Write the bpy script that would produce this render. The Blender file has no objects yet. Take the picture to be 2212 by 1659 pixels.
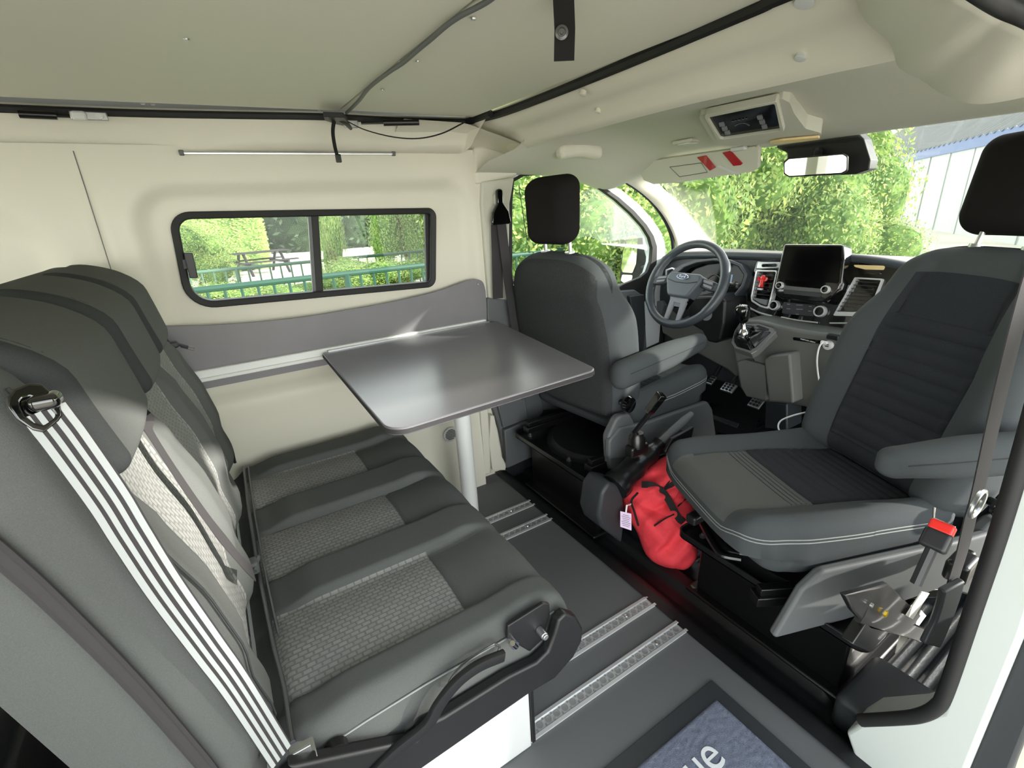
import bpy, bmesh, math, random
from mathutils import Vector, Matrix
random.seed(7)
PI = math.pi
SC = bpy.context.scene
COL = SC.collection
# ---------------------------------------------------------------- camera
CAM = (0.0, 0.0, 1.13)            # eye point, 1.13 m above the living-area floor, in the sliding-door opening
FPX = 1027.6                      # focal length in pixels of the 2212 px wide frame
RW = ((0.84541861, -0.22436783, 0.48469213),
      (-0.53171385, -0.26779432, 0.80347158),
      (-0.05047538, -0.93698734, -0.34569778))   # rows: world x, y, z in camera (right, down, forward)
cam_d = bpy.data.cameras.new('camera'); cam_o = bpy.data.objects.new('camera', cam_d); COL.objects.link(cam_o)
cam_d.sensor_width = 36; cam_d.sensor_fit = 'HORIZONTAL'; cam_d.lens = FPX / 2212 * 36
cam_d.clip_start = 0.02; cam_d.clip_end = 400
cam_o.matrix_world = Matrix(((RW[0][0], -RW[0][1], -RW[0][2], CAM[0]), (RW[1][0], -RW[1][1], -RW[1][2], CAM[1]),
                             (RW[2][0], -RW[2][1], -RW[2][2], CAM[2]), (0, 0, 0, 1)))
SC.camera = cam_o
# ---------------------------------------------------------------- light
SC.view_settings.view_transform = 'Standard'; SC.view_settings.look = 'None'; SC.view_settings.gamma = 1
SC.view_settings.use_curve_mapping = False
SC.view_settings.exposure = EXPOSURE = 1.02
SC.cycles.max_bounces = 10; SC.cycles.diffuse_bounces = 6; SC.cycles.transparent_max_bounces = 12
W = bpy.data.worlds.new('world'); SC.world = W; W.use_nodes = True
wn = W.node_tree; wn.nodes.clear()
wo = wn.nodes.new('ShaderNodeOutputWorld'); wb = wn.nodes.new('ShaderNodeBackground')
wt = wn.nodes.new('ShaderNodeTexSky'); wt.sky_type = 'NISHITA'; wt.sun_disc = False
wt.sun_elevation = math.radians(35); wt.sun_rotation = math.radians(60); wt.air_density = 1.0; wt.dust_density = 3.0; wt.ozone_density = 0.6
# hazy bright band low in the sky, deeper and dimmer towards the zenith
wg = wn.nodes.new('ShaderNodeNewGeometry') if False else wn.nodes.new('ShaderNodeTexCoord')
wsx = wn.nodes.new('ShaderNodeSeparateXYZ'); wn.links.new(wg.outputs['Generated'], wsx.inputs[0])
wr = wn.nodes.new('ShaderNodeMapRange'); wr.inputs[1].default_value = 0.05; wr.inputs[2].default_value = 0.6; wr.inputs[3].default_value = 0.0; wr.inputs[4].default_value = 1.0
wn.links.new(wsx.outputs[2], wr.inputs[0])
wh = wn.nodes.new('ShaderNodeMixRGB'); wh.inputs[1].default_value = (7.6, 7.6, 7.2, 1); wh.inputs[2].default_value = (1.3, 1.4, 1.5, 1); wn.links.new(wr.outputs[0], wh.inputs[0])
wm = wn.nodes.new('ShaderNodeMixRGB'); wm.inputs[0].default_value = 0.85
wn.links.new(wt.outputs[0], wm.inputs[1]); wn.links.new(wh.outputs[0], wm.inputs[2]); wn.links.new(wm.outputs[0], wb.inputs[0]); wn.links.new(wb.outputs[0], wo.inputs[0])
wb.inputs[1].default_value = 0.55
sun_d = bpy.data.lights.new('sun', 'SUN'); sun_o = bpy.data.objects.new('sun', sun_d); COL.objects.link(sun_o)
sun_d.energy = 7.0; sun_d.angle = math.radians(1.5); sun_d.color = (1.0, 0.95, 0.86)
SUN_DIR = Vector((-0.70, 0.66, -0.33)).normalized()      # the way its light travels
sun_o.rotation_euler = SUN_DIR.to_track_quat('-Z', 'Y').to_euler(); sun_o.location = (6, -4, 5)

# ---------------------------------------------------------------- helpers
def ray(u, v):
    d = (u - 1106.0, v - 829.5, FPX)
    return Vector([sum(RW[i][j] * d[j] for j in range(3)) for i in range(3)])
def P(u, v, x=None, y=None, z=None, pl=None):
    """the point of the place seen at (u, v), on a plane x=, y=, z= or pl=(point, normal)"""
    d = ray(u, v); c = Vector(CAM)
    if pl is not None:
        p0, n = Vector(pl[0]), Vector(pl[1]); t = (p0 - c).dot(n) / d.dot(n)
    elif x is not None: t = (x - c.x) / d.x
    elif y is not None: t = (y - c.y) / d.y
    else: t = (z - c.z) / d.z
    return c + d * t
def lin(c):
    return tuple(((v / 255.) / 12.92 if v / 255. <= 0.04045 else ((v / 255. + 0.055) / 1.055) ** 2.4) for v in c)
MATS = {}
def mat(name, col, rough=0.6, metal=0.0, noise=0.0, nscale=400, bump=0.0, bscale=600, trans=0.0, coat=0.0, spec=0.5, emit=None, alpha=1.0, rnoise=0.0):
    """col in sRGB 0..255; noise = colour variation; bump = height in metres"""
    m = bpy.data.materials.new(name); m.use_nodes = True; MATS[name] = m
    nt = m.node_tree; b = nt.nodes['Principled BSDF']
    c = lin(col) + (1,)
    b.inputs['Base Color'].default_value = c; b.inputs['Roughness'].default_value = rough; b.inputs['Metallic'].default_value = metal
    b.inputs['Transmission Weight'].default_value = trans; b.inputs['Coat Weight'].default_value = coat
    b.inputs['Specular IOR Level'].default_value = spec; b.inputs['Alpha'].default_value = alpha
    if emit: b.inputs['Emission Color'].default_value = lin(emit[0]) + (1,); b.inputs['Emission Strength'].default_value = emit[1]
    tc = nt.nodes.new('ShaderNodeTexCoord')
    if noise:
        n = nt.nodes.new('ShaderNodeTexNoise'); n.inputs['Scale'].default_value = nscale; n.inputs['Detail'].default_value = 3
        nt.links.new(tc.outputs['Object'], n.inputs['Vector'])
        r = nt.nodes.new('ShaderNodeMapRange'); r.inputs[1].default_value = 0.25; r.inputs[2].default_value = 0.75
        r.inputs[3].default_value = 1 - noise; r.inputs[4].default_value = 1 + noise
        nt.links.new(n.outputs['Fac'], r.inputs[0])
        h = nt.nodes.new('ShaderNodeVectorMath'); h.operation = 'SCALE'; h.inputs[0].default_value = c[:3]
        nt.links.new(r.outputs[0], h.inputs['Scale']); nt.links.new(h.outputs[0], b.inputs['Base Color'])
    if bump:
        n = nt.nodes.new('ShaderNodeTexNoise'); n.inputs['Scale'].default_value = bscale; n.inputs['Detail'].default_value = 2
        nt.links.new(tc.outputs['Object'], n.inputs['Vector'])
        bp = nt.nodes.new('ShaderNodeBump'); bp.inputs['Strength'].default_value = 0.6; bp.inputs['Distance'].default_value = bump
        nt.links.new(n.outputs['Fac'], bp.inputs['Height']); nt.links.new(bp.outputs[0], b.inputs['Normal'])
    return m
def node(m, t, **kw):
    n = m.node_tree.nodes.new(t)
    for k, v in kw.items(): n.inputs[k].default_value = v
    return n

OFF = {}
def tag(o, label=None, cat=None, group=None, kind=None):
    if label: o['label'] = label
    if cat: o['category'] = cat
    if group: o['group'] = group
    if kind: o['kind'] = kind
    return o
def empty(name, loc, label, cat, group=None):
    o = bpy.data.objects.new(name, None); COL.objects.link(o); o.location = loc; o.empty_display_size = 0.05
    OFF[o] = Vector(loc)
    return tag(o, label, cat, group)

class MB:
    """collects shapes in world space; build() links them as one mesh object"""
    def __init__(s, T=None): s.v = []; s.f = []; s.m = []; s.T = T
    def add(s, verts, faces, mi=0, T=None):
        b = len(s.v)
        for p in verts:
            p = Vector(p)
            if T is not None: p = T @ p
            s.v.append(p)
        for i, f in enumerate(faces):
            s.f.append([b + k for k in f]); s.m.append(mi[i] if isinstance(mi, (list, tuple)) else mi)
        return s
    def box(s, lo, hi, mi=0, T=None):
        x0, y0, z0 = lo; x1, y1, z1 = hi
        v = [(x0,y0,z0),(x1,y0,z0),(x1,y1,z0),(x0,y1,z0),(x0,y0,z1),(x1,y0,z1),(x1,y1,z1),(x0,y1,z1)]
        return s.add(v, [(0,3,2,1),(4,5,6,7),(0,1,5,4),(1,2,6,5),(2,3,7,6),(3,0,4,7)], mi, T)
    def rbox(s, c, size, r, n=4, k=6, fn=None, mf=None, T=None):
        """rounded box, grid-meshed; fn(Vector)->Vector bends it (local coordinates about c), mf(Vector)->material index"""
        h = [q / 2 for q in size]; r = min(r, *(q * 0.999 for q in h))
        if isinstance(k, int): k = (k, k, k)
        def ax(i):
            H = h[i]; I = H - r
            t = [math.tan(PI / 4 * j / n) for j in range(n, 0, -1)]
            a = [-I - r * q for q in t]; inner = [-I + 2 * I * j / k[i] for j in range(k[i] + 1)]
            return a + inner + [I + r * q for q in reversed(t)]
        A = [ax(0), ax(1), ax(2)]; keys = {}; vs = []; fs = []; ms = []
        def vid(p):
            kk = (round(p[0], 6), round(p[1], 6), round(p[2], 6))
            if kk not in keys:
                q = Vector(p); inn = Vector([max(-(h[i] - r), min(h[i] - r, p[i])) for i in range(3)])
                d = q - inn
                if d.length > 1e-9: q = inn + d.normalized() * r
                keys[kk] = len(vs); vs.append(q)
            return keys[kk]
        for a in range(3):
            b_, c_ = (a + 1) % 3, (a + 2) % 3
            for sg in (-1, 1):
                for i in range(len(A[b_]) - 1):
                    for j in range(len(A[c_]) - 1):
                        q = []
                        for di, dj in ((0,0),(1,0),(1,1),(0,1)):
                            p = [0, 0, 0]; p[a] = sg * h[a]; p[b_] = A[b_][i + di]; p[c_] = A[c_][j + dj]; q.append(vid(p))
                        if sg < 0: q.reverse()
                        if len(set(q)) >= 3: fs.append(q)
        for f in fs:
            m = Vector((0, 0, 0))
            for q in f: m += vs[q]
            ms.append(mf(m / len(f)) if mf else 0)
        c = Vector(c)
        out = [(fn(p.copy()) if fn else p) + c for p in vs]
        return s.add(out, fs, ms, T)
    def prism(s, outline, d, mi=0, T=None, hole=None):
        """outline: list of 3-D points (a closed face); d: extrusion vector; hole: same-length inner outline -> ring"""
        n = len(outline); d = Vector(d); o = [Vector(p) for p in outline]
        if hole is None:
            return s.add(o + [p + d for p in o], [list(range(n))[::-1], list(range(n, 2 * n))] + [(i, (i + 1) % n, n + (i + 1) % n, n + i) for i in range(n)], mi, T)
        i_ = [Vector(p) for p in hole]; v = o + [p + d for p in o] + i_ + [p + d for p in i_]; f = []
        for i in range(n):
            j = (i + 1) % n
            f += [(i, j, n + j, n + i), (2*n + j, 2*n + i, 3*n + i, 3*n + j), (i, 2*n + i, 2*n + j, j), (n + i, n + j, 3*n + j, 3*n + i)]
        return s.add(v, f, mi, T)
    def tube(s, pts, r, n=10, mi=0, T=None, closed=False, flat=None, caps=True):
        """swept circle (or ellipse when flat=(a,b,up)) along pts; r: float or list"""
        pts = [Vector(p) for p in pts]; N = len(pts); vs = []; fs = []
        prev = None
        for i, p in enumerate(pts):
            a = pts[(i - 1) % N] if (closed or i > 0) else p
            b = pts[(i + 1) % N] if (closed or i < N - 1) else p
            t = (b - a).normalized()
            if prev is None:
                up = Vector(flat[2]) if flat else (Vector((0, 0, 1)) if abs(t.z) < 0.9 else Vector((1, 0, 0)))
            else: up = prev
            if flat: up = Vector(flat[2])
            e2 = (up - t * up.dot(t)).normalized(); e1 = e2.cross(t); prev = e2
            rr = r[i] if isinstance(r, (list, tuple)) else r
            for k in range(n):
                w = 2 * PI * k / n
                if flat:
                    ca, sa = math.cos(w), math.sin(w)
                    q = e1 * flat[0] * abs(ca) ** 0.5 * (1 if ca > 0 else -1) + e2 * flat[1] * abs(sa) ** 0.5 * (1 if sa > 0 else -1)
                else: q = (e1 * math.cos(w) + e2 * math.sin(w)) * rr
                vs.append(p + q)
        M = N if closed else N - 1
        for i in range(M):
            for k in range(n):
                a = i * n + k; b = i * n + (k + 1) % n; c = ((i + 1) % N) * n + (k + 1) % n; d = ((i + 1) % N) * n + k
                fs.append((a, b, c, d))
        if not closed and caps:
            fs.append(list(range(n))[::-1]); fs.append([(N - 1) * n + k for k in range(n)])
        return s.add(vs, fs, mi, T)
    def lathe(s, prof, c, axis=(0, 0, 1), n=24, mi=0, T=None):
        """prof: [(radius, height along axis)]"""
        a = Vector(axis).normalized(); u = a.orthogonal().normalized(); w = a.cross(u); c = Vector(c); vs = []; fs = []
        for (r, h) in prof:
            for k in range(n):
                t = 2 * PI * k / n; vs.append(c + a * h + (u * math.cos(t) + w * math.sin(t)) * max(r, 1e-5))
        for i in range(len(prof) - 1):
            for k in range(n): fs.append((i*n + k, i*n + (k+1) % n, (i+1)*n + (k+1) % n, (i+1)*n + k))
        fs.append(list(range(n))[::-1]); fs.append([(len(prof)-1)*n + k for k in range(n)])
        return s.add(vs, fs, mi, T)
    def cyl(s, a, b, r, n=16, mi=0, T=None):
        a = Vector(a); b = Vector(b); return s.lathe([(r, 0), (r, (b - a).length)], a, b - a, n, mi, T)
    def grid(s, nu, nv, fn, mi=0, T=None, skip=None, mf=None):
        """fn(i/nu, j/nv) -> point; faces wound u x v"""
        vs = [fn(i / nu, j / nv) for i in range(nu + 1) for j in range(nv + 1)]; fs = []; ms = []
        for i in range(nu):
            for j in range(nv):
                if skip and skip((i + .5) / nu, (j + .5) / nv): continue
                a = i * (nv + 1) + j; fs.append((a, a + nv + 1, a + nv + 2, a + 1)); ms.append(mf((i + .5) / nu, (j + .5) / nv) if mf else mi)
        return s.add(vs, fs, ms, T)
    def build(s, name, mats, parent=None, label=None, cat=None, group=None, kind=None, smooth=40, bevel=0, seg=2, sub=0, solid=0, origin=None, merge=0):
        if not isinstance(mats, (list, tuple)): mats = [mats]
        me = bpy.data.meshes.new(name)
        vs = [(s.T @ p) if s.T is not None else p for p in s.v]
        if parent is not None: off = OFF[parent]
        else:
            if origin is None:
                xs = [p.x for p in vs]; ys = [p.y for p in vs]; zs = [p.z for p in vs]
                origin = ((min(xs) + max(xs)) / 2, (min(ys) + max(ys)) / 2, min(zs))
            off = Vector(origin)
        me.from_pydata([tuple(p - off) for p in vs], [], s.f); me.validate()
        for m in mats: me.materials.append(MATS[m] if isinstance(m, str) else m)
        if len(me.polygons) == len(s.m): me.polygons.foreach_set('material_index', s.m)
        bm = bmesh.new(); bm.from_mesh(me)
        if merge: bmesh.ops.remove_doubles(bm, verts=bm.verts, dist=merge)
        if not solid: bmesh.ops.recalc_face_normals(bm, faces=bm.faces)
        bm.to_mesh(me); bm.free()
        if smooth is not None:
            me.polygons.foreach_set('use_smooth', [True] * len(me.polygons))
            me.set_sharp_from_angle(angle=math.radians(smooth))
        o = bpy.data.objects.new(name, me); COL.objects.link(o)
        if parent is not None: o.parent = parent
        else: o.location = off
        OFF[o] = off
        if solid:
            q = o.modifiers.new('solid', 'SOLIDIFY'); q.thickness = solid; q.offset = 0
        if bevel:
            q = o.modifiers.new('bevel', 'BEVEL'); q.width = bevel; q.segments = seg; q.limit_method = 'ANGLE'; q.angle_limit = math.radians(35)
        if sub:
            q = o.modifiers.new('sub', 'SUBSURF'); q.levels = sub; q.render_levels = sub
        return tag(o, label, cat, group, kind)

def round_poly(pts, rad, n=6):
    """2-D polygon with filleted corners; rad: float or list"""
    out = []; N = len(pts)
    for i in range(N):
        a = Vector(pts[i - 1]); p = Vector(pts[i]); b = Vector(pts[(i + 1) % N])
        r = rad[i] if isinstance(rad, (list, tuple)) else rad
        da = (a - p).normalized(); db = (b - p).normalized(); ang = da.angle(db)
        t = min(r / math.tan(ang / 2), (a - p).length * .49, (b - p).length * .49); r2 = t * math.tan(ang / 2)
        cc = p + (da + db).normalized() * (r2 / math.sin(ang / 2))
        s0 = p + da * t; s1 = p + db * t
        v0 = s0 - cc; v1 = s1 - cc; A = math.atan2(v0.y, v0.x); B = math.atan2(v1.y, v1.x); D = (B - A + PI) % (2 * PI) - PI
        for k in range(n + 1):
            w = A + D * k / n; out.append((cc.x + r2 * math.cos(w), cc.y + r2 * math.sin(w)))
    return out
def inset(poly, d):
    """move each vertex of a 2-D polygon inward (counter-clockwise polygon) by d"""
    N = len(poly); out = []
    area = sum(poly[i][0] * poly[(i+1) % N][1] - poly[(i+1) % N][0] * poly[i][1] for i in range(N))
    sg = 1 if area > 0 else -1
    for i in range(N):
        a = Vector(poly[i-1]); p = Vector(poly[i]); b = Vector(poly[(i+1) % N])
        e1 = (p - a); e2 = (b - p)
        if e1.length < 1e-7: e1 = e2
        if e2.length < 1e-7: e2 = e1
        e1 = e1.normalized(); e2 = e2.normalized()
        n1 = Vector((-e1.y, e1.x)) * sg; n2 = Vector((-e2.y, e2.x)) * sg
        m = (n1 + n2); m = m / max(m.length_squared, 1e-9) * 2 if m.length > 1e-6 else n1
        m = m if m.length < 2 else m.normalized()
        out.append((p.x + m.x * d, p.y + m.y * d))
    return out
def inside(poly, x, y):
    c = False; N = len(poly); j = N - 1
    for i in range(N):
        if (poly[i][1] > y) != (poly[j][1] > y) and x < (poly[j][0] - poly[i][0]) * (y - poly[i][1]) / (poly[j][1] - poly[i][1]) + poly[i][0]: c = not c
        j = i
    return c
def pdist(poly, x, y):
    """signed distance to a polygon, negative inside"""
    best = 1e9; N = len(poly)
    for i in range(N):
        ax, ay = poly[i - 1]; bx, by = poly[i]; dx, dy = bx - ax, by - ay; L = dx*dx + dy*dy
        t = max(0, min(1, ((x - ax) * dx + (y - ay) * dy) / L)) if L > 1e-12 else 0
        best = min(best, math.hypot(x - ax - t*dx, y - ay - t*dy))
    return -best if inside(poly, x, y) else best
def ss(a, b, x):
    t = max(0., min(1., (x - a) / (b - a))); return t * t * (3 - 2 * t)
def bez(pts, n=8):
    """Catmull-Rom through 3-D points"""
    pts = [Vector(p) for p in pts]; q = [pts[0] * 2 - pts[1]] + pts + [pts[-1] * 2 - pts[-2]]; out = []
    for i in range(1, len(q) - 2):
        for k in range(n):
            t = k / n; a, b, c, d = q[i-1], q[i], q[i+1], q[i+2]
            out.append(0.5 * ((2*b) + (c - a) * t + (2*a - 5*b + 4*c - d) * t*t + (3*b - a - 3*c + d) * t**3))
    out.append(pts[-1]); return out
def XZ(poly, y): return [(a, y, b) for a, b in poly]
def YZ(poly, x): return [(x, a, b) for a, b in poly]
def XY(poly, z): return [(a, b, z) for a, b in poly]
def ribbon(pts, wdir, w, th, n=None):
    """strap of width w along wdir(list or vector) with thickness th"""
    m = MB(); pts = [Vector(p) for p in pts]; N = len(pts)
    vs = []
    for i, p in enumerate(pts):
        t = (pts[min(i + 1, N - 1)] - pts[max(i - 1, 0)]).normalized()
        d = Vector(wdir[i]) if isinstance(wdir, list) else Vector(wdir)
        d = (d - t * d.dot(t)).normalized(); nn = t.cross(d).normalized()
        vs += [p - d*w/2 - nn*th/2, p + d*w/2 - nn*th/2, p + d*w/2 + nn*th/2, p - d*w/2 + nn*th/2]
    fs = [(0, 1, 2, 3), tuple(4*(N-1) + k for k in (3, 2, 1, 0))]
    for i in range(N - 1):
        for k in range(4): a = 4*i + k; b = 4*i + (k+1) % 4; fs.append((a, a + 4, b + 4, b))
    return m.add(vs, fs)
def text(name, s, size, loc, R, m, parent=None, ext=0.0004, align='CENTER'):
    """lettering as a mesh part; R: 3x3 rotation matrix (columns: reading direction, up, out)"""
    c = bpy.data.curves.new(name, 'FONT'); c.body = s; c.size = size; c.extrude = ext; c.align_x = align; c.align_y = 'CENTER'
    o = bpy.data.objects.new(name, c); COL.objects.link(o)
    dg = bpy.context.evaluated_depsgraph_get(); me = bpy.data.meshes.new_from_object(o.evaluated_get(dg))
    bpy.data.objects.remove(o); me.name = name
    M = Matrix.Translation(Vector(loc) - (OFF[parent] if parent is not None else Vector((0, 0, 0)))) @ R.to_4x4()
    me.transform(M); me.materials.clear(); me.materials.append(MATS[m])
    o = bpy.data.objects.new(name, me); COL.objects.link(o)
    if parent is not None: o.parent = parent; OFF[o] = OFF[parent]
    else: OFF[o] = Vector((0, 0, 0))
    return o
def frame3(xd, zd):
    """rotation matrix whose columns are reading direction, up, outward normal"""
    x = Vector(xd).normalized(); z = Vector(zd).normalized(); z = (z - x * z.dot(x)).normalized(); y = z.cross(x)
    return Matrix((x, y, z)).transposed()

# ---------------------------------------------------------------- materials
mat('cream', (216, 213, 198), 0.55, bump=0.0002, bscale=500)
mat('headliner', (198, 198, 184), 0.9, noise=0.06, nscale=700)
mat('roofboard', (214, 213, 198), 0.55, bump=0.0001, bscale=300)
mat('blackrubber', (20, 20, 21), 0.6)
mat('vinyl', (100, 102, 103), 0.6, noise=0.06, nscale=900)
mat('darkboard', (120, 118, 122), 0.45, noise=0.05, nscale=9)
mat('tabletop', (114, 113, 118), 0.27, noise=0.04, nscale=7)
mat('white', (226, 228, 226), 0.4)
mat('whitepaint', (222, 228, 232), 0.25, coat=0.5)
mat('greypanel', (205, 207, 206), 0.35)
mat('alu', (200, 202, 204), 0.28, metal=0.9)
mat('rail_alu', (205, 207, 207), 0.4, metal=0.35)
mat('trackhole', (158, 159, 159), 0.45, metal=.3)
mat('chrome', (225, 225, 228), 0.08, metal=1.0)
mat('blackmetal', (16, 16, 17), 0.32, coat=0.15)
mat('blacksatin', (26, 26, 28), 0.42)
mat('gloss', (8, 8, 9), 0.05, coat=1.0)
mat('darkglass', (6, 6, 7), 0.12, spec=0.25)
mat('satin_chrome', (226, 228, 230), 0.35, metal=0.55)
mat('pillar_white', (188, 194, 190), 0.5)
mat('fabric_dark', (90, 92, 91), 0.95, noise=0.12, nscale=900, bump=0.0006, bscale=900, spec=0.08)
mat('fabric_darker', (60, 62, 63), 0.95, noise=0.12, nscale=900, bump=0.0006, bscale=900, spec=0.08)
mat('fabric_black', (48, 50, 54), 0.95, noise=0.2, nscale=700, bump=0.0006, bscale=800, spec=0.08)
mat('fabric_grey', (70, 74, 76), 0.9, noise=0.1, nscale=900, bump=0.0004, bscale=900, spec=0.1)
mat('velour', (58, 60, 61), 0.95, noise=0.22, nscale=320, bump=0.0008, bscale=500, spec=0.08)
mat('headrest_black', (33, 31, 31), 0.95, noise=0.15, nscale=700, spec=0.08)
mat('plastic', (92, 95, 96), 0.5, bump=0.0002, bscale=1500)
mat('plastic_dark', (52, 55, 58), 0.45, bump=0.0002, bscale=1500)
mat('plastic_mid', (104, 105, 102), 0.5, bump=0.0002, bscale=1500)
mat('plastic_dash', (54, 59, 64), 0.42, bump=0.0003, bscale=1200)
mat('leather', (62, 67, 73), 0.34, bump=0.0003, bscale=700)
mat('leather_black', (18, 18, 20), 0.3, bump=0.0004, bscale=300)
mat('webbing', (52, 50, 52), 0.8, bump=0.0004, bscale=900)
mat('webbing_white', (168, 172, 173), 0.7)
mat('black_web', (18, 18, 18), 0.85)
mat('cabmat', (24, 25, 27), 0.45, noise=0.3, nscale=12, bump=0.001, bscale=60)
mat('cabfloor', (30, 33, 35), 0.35, bump=0.001, bscale=80)
mat('red', (222, 58, 68), 0.8, noise=0.05, nscale=200, bump=0.02, bscale=16)
mat('redplastic', (205, 35, 30), 0.35)
mat('redgloss', (225, 45, 45), 0.25, coat=0.3)
mat('redvinyl', (170, 20, 30), 0.25, coat=0.4)
mat('lilac', (226, 200, 232), 0.6)
mat('paper', (238, 236, 225), 0.6)
mat('yellow', (235, 215, 90), 0.6)
mat('ink', (30, 30, 34), 0.6)
mat('cloudprint', (236, 238, 240), 0.5)
mat('whiteplastic', (235, 236, 236), 0.3)
mat('button', (120, 122, 128), 0.4)
mat('blueoval', (28, 50, 92), 0.25, coat=0.5)
mat('amber', (232, 205, 150), 0.4)
mat('zipmetal', (120, 120, 122), 0.35, metal=0.7)
mat('stitch', (140, 144, 142), 0.8)
mat('gold', (205, 170, 40), 0.3, metal=0.8)
mat('hazeprint', (150, 158, 166), 0.4)
mat('lcd', (95, 112, 128), 0.3, emit=((120, 150, 175), 0.25))
# glass that lets light straight through with a weak mirror
def glass(name, tint=(1, 1, 1), refl=0.06):
    m = bpy.data.materials.new(name); m.use_nodes = True; MATS[name] = m; nt = m.node_tree; nt.nodes.clear()
    o = nt.nodes.new('ShaderNodeOutputMaterial'); t = nt.nodes.new('ShaderNodeBsdfTransparent'); g = nt.nodes.new('ShaderNodeBsdfGlossy')
    g.inputs['Roughness'].default_value = 0.02; t.inputs[0].default_value = tint + (1,)
    fr = nt.nodes.new('ShaderNodeFresnel'); fr.inputs[0].default_value = 1.45
    mx = nt.nodes.new('ShaderNodeMixShader'); ml = nt.nodes.new('ShaderNodeMath'); ml.operation = 'MULTIPLY'; ml.inputs[1].default_value = refl * 10
    nt.links.new(fr.outputs[0], ml.inputs[0]); nt.links.new(ml.outputs[0], mx.inputs[0]); nt.links.new(t.outputs[0], mx.inputs[1]); nt.links.new(g.outputs[0], mx.inputs[2]); nt.links.new(mx.outputs[0], o.inputs[0])
glass('glass', (0.93, 0.96, 0.94), 0.03)
glass('glass_screen', (0.95, 0.97, 0.95), 0.03)
mat('mirror', (235, 238, 238), 0.02, metal=1.0)
# woven seat inserts: offset short dashes like a basket weave
def weave(name, c1, c2, sx, sy):
    m = mat(name, c1, 0.95, spec=0.08); nt = m.node_tree; b = nt.nodes['Principled BSDF']; tc = nt.nodes['Texture Coordinate']
    mp = nt.nodes.new('ShaderNodeMapping'); mp.inputs['Scale'].default_value = (sx, sy, sy)
    nt.links.new(tc.outputs['Object'], mp.inputs[0])
    br = nt.nodes.new('ShaderNodeTexBrick'); br.offset = 0.5; br.inputs['Color1'].default_value = lin(c1) + (1,); br.inputs['Color2'].default_value = lin([q * .93 for q in c1]) + (1,)
    br.inputs['Mortar'].default_value = lin(c2) + (1,); br.inputs['Scale'].default_value = 1; br.inputs['Mortar Size'].default_value = 0.10
    br.inputs['Brick Width'].default_value = 1.0; br.inputs['Row Height'].default_value = 0.62; br.inputs['Mortar Smooth'].default_value = 0.4
    nt.links.new(mp.outputs[0], br.inputs['Vector']); nt.links.new(br.outputs['Color'], b.inputs['Base Color'])
    bp = nt.nodes.new('ShaderNodeBump'); bp.inputs['Strength'].default_value = 0.7; bp.inputs['Distance'].default_value = 0.0012; bp.invert = True
    nt.links.new(br.outputs['Fac'], bp.inputs['Height']); nt.links.new(bp.outputs[0], b.inputs['Normal'])
    return m
weave('weave', (142, 142, 139), (116, 117, 117), 62, 62)
def weave_up(name):
    m = weave(name, (138, 139, 137), (114, 115, 114), 1, 1); mp = [n for n in m.node_tree.nodes if n.type == 'MAPPING'][0]
    mp.inputs['Rotation'].default_value = (0, PI / 2, 0); mp.inputs['Scale'].default_value = (62, 62, 62)
weave_up('weave_up')
# ================================================================ SETTING
WY = 1.68
# ---- floor of the living area
m = MB(); m.box((-2.0, 0.0, -0.03), (0.90, 1.70, 0.0)); m.build('floor', 'vinyl', kind='structure', smooth=None)
# sunken cab floor, with the black step lip and moulded ribs across the van
def cabz(x, y):
    z = -0.055
    if x < 1.02: z = -0.055 + 0.06 * (1 - ss(0.93, 1.01, x))
    z += 0.022 * ss(1.045, 1.065, x) * (1 - ss(1.105, 1.125, x)) * ss(0.30, 0.34, y)
    if x > 1.2: z += 0.006 * max(0, math.sin(y * 2 * PI / 0.034)) ** 0.5
    if x < 1.02: z += 0.0015 * math.sin(y * 9 + x * 20)
    return z
m = MB()
def cf(u, v):
    x = 0.895 + 1.75 * u ** 1.6; y = 0.10 + 1.58 * v; return Vector((x, y, cabz(x, y)))
m.grid(110, 260, cf, mf=lambda u, v: 0 if 0.895 + 1.75 * u ** 1.6 < 1.2 else 1)
m.build('floor', ['cabmat', 'cabfloor'], kind='structure', smooth=60)
# firewall and lower hull so that no light leaks under the dash
m = MB(); m.box((2.42, 0.0, -0.08), (2.46, 1.75, 0.84)); m.build('wall_front', 'cabfloor', kind='structure', smooth=None)
# tailgate with its window
m = MB(); m.box((-2.02, 0.0, -0.5), (-2.0, 1.75, .50)); m.box((-2.02, 0.0, 1.32), (-2.0, 1.75, 1.46)); m.box((-2.02, 0.0, .50), (-2.0, .16, 1.32)); m.box((-2.02, 1.58, .50), (-2.0, 1.75, 1.32)); m.build('wall_rear', 'cream', kind='structure', smooth=None)
m = MB(); m.box((-2.012, .16, .50), (-2.008, 1.58, 1.32)); m.build('window_3', 'glass', kind='structure', smooth=None)
m = MB(); m.box((-2.0, -0.02, -0.14), (2.45, 1.78, -0.09)); m.build('floor', 'blacksatin', kind='structure', smooth=None)

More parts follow.
